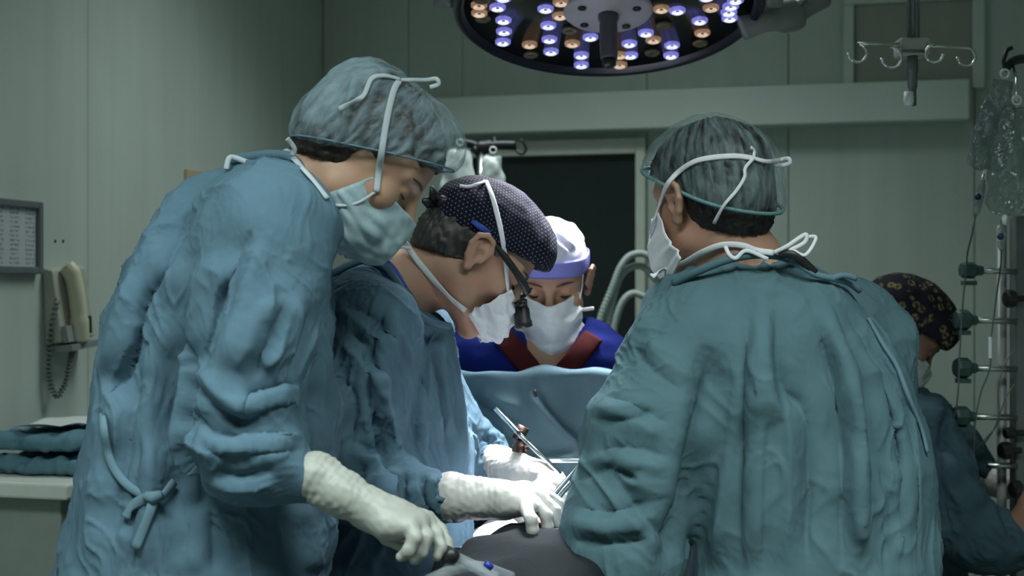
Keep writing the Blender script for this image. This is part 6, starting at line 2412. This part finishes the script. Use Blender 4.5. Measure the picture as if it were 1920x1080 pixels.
bag('infusion_bag', 'larger clear infusion bag hanging lower, cut by the frame edge', 'clear infusion bags', (1905, 200, 2.90), (1884, 405, 2.90), 0.046, 0.024, M_BAG, 95, (1, 0.1, 0))
g = Geo()
g.tube([P(1905, 190, 2.90), P(1906, 150, 2.93), P(1900, 122, 2.98)], 0.003, 6)
g.build('hanger_wire', M_CHROME, rk)
drip('drip_set', 'drip chamber and line under the slim infusion bag', [(1846, 326, 2.95), (1829, 405, 2.95), (1822, 440, 2.97), (1814, 475, 3.02), (1812, 505, 3.1), (1806, 560, 3.12), (1800, 650, 3.15), (1796, 740, 3.16), (1788, 790, 3.18)], 'drip sets')
drip('drip_set', 'drip chamber and line under the larger infusion bag', [(1880, 412, 2.90), (1878, 470, 2.92), (1876, 500, 3.0), (1868, 560, 3.1), (1858, 640, 3.12), (1856, 690, 3.13), (1838, 740, 3.15), (1828, 800, 3.16), (1826, 850, 3.18)], 'drip sets')
for pts, r in (([(1905, 655, 3.15), (1885, 680, 3.14), (1872, 730, 3.14), (1872, 790, 3.15), (1850, 820, 3.16), (1830, 842, 3.18)], 0.0016), ([(1902, 720, 3.16), (1884, 750, 3.15), (1866, 800, 3.16), (1840, 840, 3.18)], 0.0016)):
    g = Geo()
    g.tube(spline([P(*p) for p in pts], 8), r, 6)
    tag(recenter(g.build('monitor_cable', M_TUBE)), ['thin grey line looping from the rack post to its lowest rod', 'thin grey line sagging inside the other loop beside the rack post'][0 if pts[0][1] == 655 else 1], 'cable', 'thin lines at the rack')
g = Geo()
g.box(P(1853, 672, 3.118), P(1861, 632, 3.112) + V([0, 0.004, 0]))
bevel(tag(g.build('line_tag', M_WHITEPL, smooth=False), 'small white tag on the infusion line beside the rack', 'tag'), 0.001)

# ceiling-hung bag hanger
ih = thing('ceiling_bag_hanger', 'chrome four-hook bag hanger on a ceiling rod', 'hanger', P(1712, 200, 3.0))
hc = P(1712, 90, 3.0)
for x, r in ((1703, 0.0035), (1722, 0.0030), (1712, 0.006)):
    a = P(x, 72, 3.0)
    g = Geo()
    g.tube([a, V([a[0], a[1], CEIL_Z])], r, 8)
    g.build('rod', M_RACK, ih)
g = Geo()
g.box(P(1688, 103, 2.99), P(1738, 74, 3.02) + V([0, 0.03, 0]))
bevel(g.build('hub', plain('cream_hub', (0.42, 0.42, 0.36), 0.45), ih, smooth=False), 0.007, 3)
g = Geo()
g.tube([P(1690, 96, 2.987), P(1736, 96, 2.987)], 0.0035, 8)
g.build('hub_band', M_RACK, ih)
g = Geo()
g.lathe([(0.0, 0.0), (0.011, 0.0), (0.012, -0.035), (0.010, -0.037), (0.010, -0.068), (0.008, -0.070), (0.008, -0.106), (0, -0.108)], P(1711, 104, 3.005), (0, 0, 1), 16)
stem = g.build('stem', M_RACK, ih, label='grey stem below the hub')
g = Geo()
g.lathe([(0.0, 0.0), (0.010, 0.0), (0.011, -0.020), (0.008, -0.030), (0, -0.030)], P(1704, 172, 3.0), (0, 0, 1), 14)
g.build('stem_end', M_WHITEPL, stem)


def hook_at(a, b, r, side):
    A, B = P(*a), P(*b)
    pts = [A, A * 0.5 + B * 0.5, B]
    for k in np.linspace(0, 1.45 * PI, 16)[1:]:
        pts.append(B + V([side * r * math.sin(k), 0, -r + r * math.cos(k)]))
    gg = Geo()
    gg.tube(np.array(pts), 0.0030, 8)
    gg.lathe([(0.0, -0.004), (0.004, -0.002), (0.004, 0.002), (0, 0.004)], pts[-1], (0, 0, 1), 10)
    gg.build('hook', M_CHROME, ih, label='chrome wire hook')


hook_at((1690, 82, 3.0), (1608, 82, 2.95), 0.019, 1)
hook_at((1690, 88, 2.99), (1672, 90, 2.90), 0.020, 1)
hook_at((1736, 82, 3.0), (1752, 84, 2.92), 0.018, -1)
hook_at((1738, 86, 3.0), (1812, 90, 3.04), 0.019, 1)

# infusion stand in the middle, in front of the door
sd = thing('infusion_stand', 'black-hooked infusion stand in front of the dark door', 'stand', (P(903, 300, 4.1)[0], 4.1, 0))
b0 = P(903, 284, 4.1)
g = Geo()
g.tube([V([b0[0], 4.1, 0.06]), V([b0[0], 4.1, b0[2]])], 0.013, 12)
g.build('pole', M_STEEL, sd)
g = Geo()
g.tube(spline([P(866, 266, 4.1), P(884, 270, 4.1), P(904, 276, 4.1), P(930, 272, 4.1), P(968, 272, 4.1)], 6), [0.012] * 10 + [0.020] * 7 + [0.014] * 8, 10)
g.tube([P(888, 276, 4.1), P(903, 292, 4.1)], [0.014, 0.012], 8)
g.tube(spline([P(966, 278, 4.1), P(972, 286, 4.09), P(980, 288, 4.09), P(986, 280, 4.09), P(982, 268, 4.09), P(974, 262, 4.09)], 6), 0.0045, 8)
g.tube([P(927, 256, 4.1), P(928, 284, 4.09)], 0.005, 8)
g.build('hook_bar', M_BLACK, sd, label='black hook bar')
for k in range(5):
    a = 2 * PI * k / 5 + 0.3
    g = Geo()
    g.tube([V([b0[0], 4.1, 0.10]), V([b0[0] + 0.30 * math.cos(a), 4.1 + 0.30 * math.sin(a), 0.055])], [0.016, 0.012], 8)
    lg = g.build('leg', M_STEEL, sd)
    g = Geo()
    g.lathe([(0.0, -0.012), (0.024, -0.012), (0.027, 0), (0.024, 0.012), (0, 0.012)], V([b0[0] + 0.30 * math.cos(a), 4.1 + 0.30 * math.sin(a), 0.027]), (math.cos(a + 1.3), math.sin(a + 1.3), 0), 14)
    g.build('caster', M_BLACK, lg)
bag('infusion_bag', 'milky infusion bag hanging above the dotted cap', 'milky infusion bags', (924, 290, 4.06), (920, 372, 4.06), 0.037, 0.018, M_MILK, 97)
bag('infusion_bag', 'milky infusion bag half hidden by the puffy see-through cap', 'milky infusion bags', (862, 276, 4.06), (856, 400, 4.06), 0.052, 0.020, M_MILK, 99)

# breathing hoses behind the surgeon at the right
M_HOSE = plain('pale_hose', (0.40, 0.46, 0.45), 0.4, var=0.05)
for pts, lab in (([(1116, 640, 4.2), (1128, 590, 4.2), (1148, 540, 4.2), (1164, 500, 4.2), (1185, 478, 4.2), (1215, 480, 4.2), (1240, 520, 4.2)], 'leftmost pale breathing hose arching beside the blue scrubs'),
                 ([(1132, 640, 4.22), (1145, 580, 4.22), (1158, 530, 4.22), (1176, 505, 4.22), (1205, 500, 4.22), (1235, 530, 4.22)], 'middle pale breathing hose arching under the leftmost one'),
                 ([(1148, 640, 4.18), (1155, 600, 4.18), (1168, 565, 4.18), (1188, 550, 4.18), (1215, 560, 4.18)], 'lowest and shortest pale breathing hose')):
    c = spline([P(*p) for p in pts], 24)
    end = c[0] + V([0.0, 0.05, -0.55])
    c = np.concatenate([spline([end, c[0] * 0.5 + end * 0.5, c[0]], 30)[:-1], c])
    g = Geo()
    r = 0.0105 + 0.0012 * np.sin(np.arange(len(c)) * 1.9)
    g.tube(c, r, 10)
    tag(g.build('breathing_hose', M_HOSE), lab, 'hose', 'breathing hoses')
    recenter(COL.objects[-1])
# anaesthesia machine that the hoses come from
am = thing('anaesthesia_machine', 'grey anaesthesia machine behind the surgeon seen from the back', 'machine', (P(1240, 700, 4.3)[0], 4.35, 0))
ax0 = P(1245, 700, 4.3)[0]
g = Geo()
g.box((ax0 - 0.11, 4.20, 0.12), (ax0 + 0.40, 4.60, P(1200, 652, 4.2)[2]))
bevel(g.build('body', M_BODY, am, smooth=False), 0.01, 3)
g = Geo()
g.box((ax0 - 0.02, 4.30, P(1200, 652, 4.2)[2] + 0.001), (ax0 + 0.36, 4.50, P(1200, 535, 4.2)[2]))
bevel(g.build('monitor', M_GREYPL, am, smooth=False), 0.012, 3)
for k, (dx, dy) in enumerate(((-0.07, 4.24), (0.36, 4.24), (-0.07, 4.56), (0.36, 4.56))):
    g = Geo()
    g.lathe([(0.0, -0.015), (0.055, -0.015), (0.06, 0), (0.055, 0.015), (0, 0.015)], V([ax0 + dx, dy, 0.06]), (1, 0, 0), 16)
    g.build('caster', M_BLACK, am)
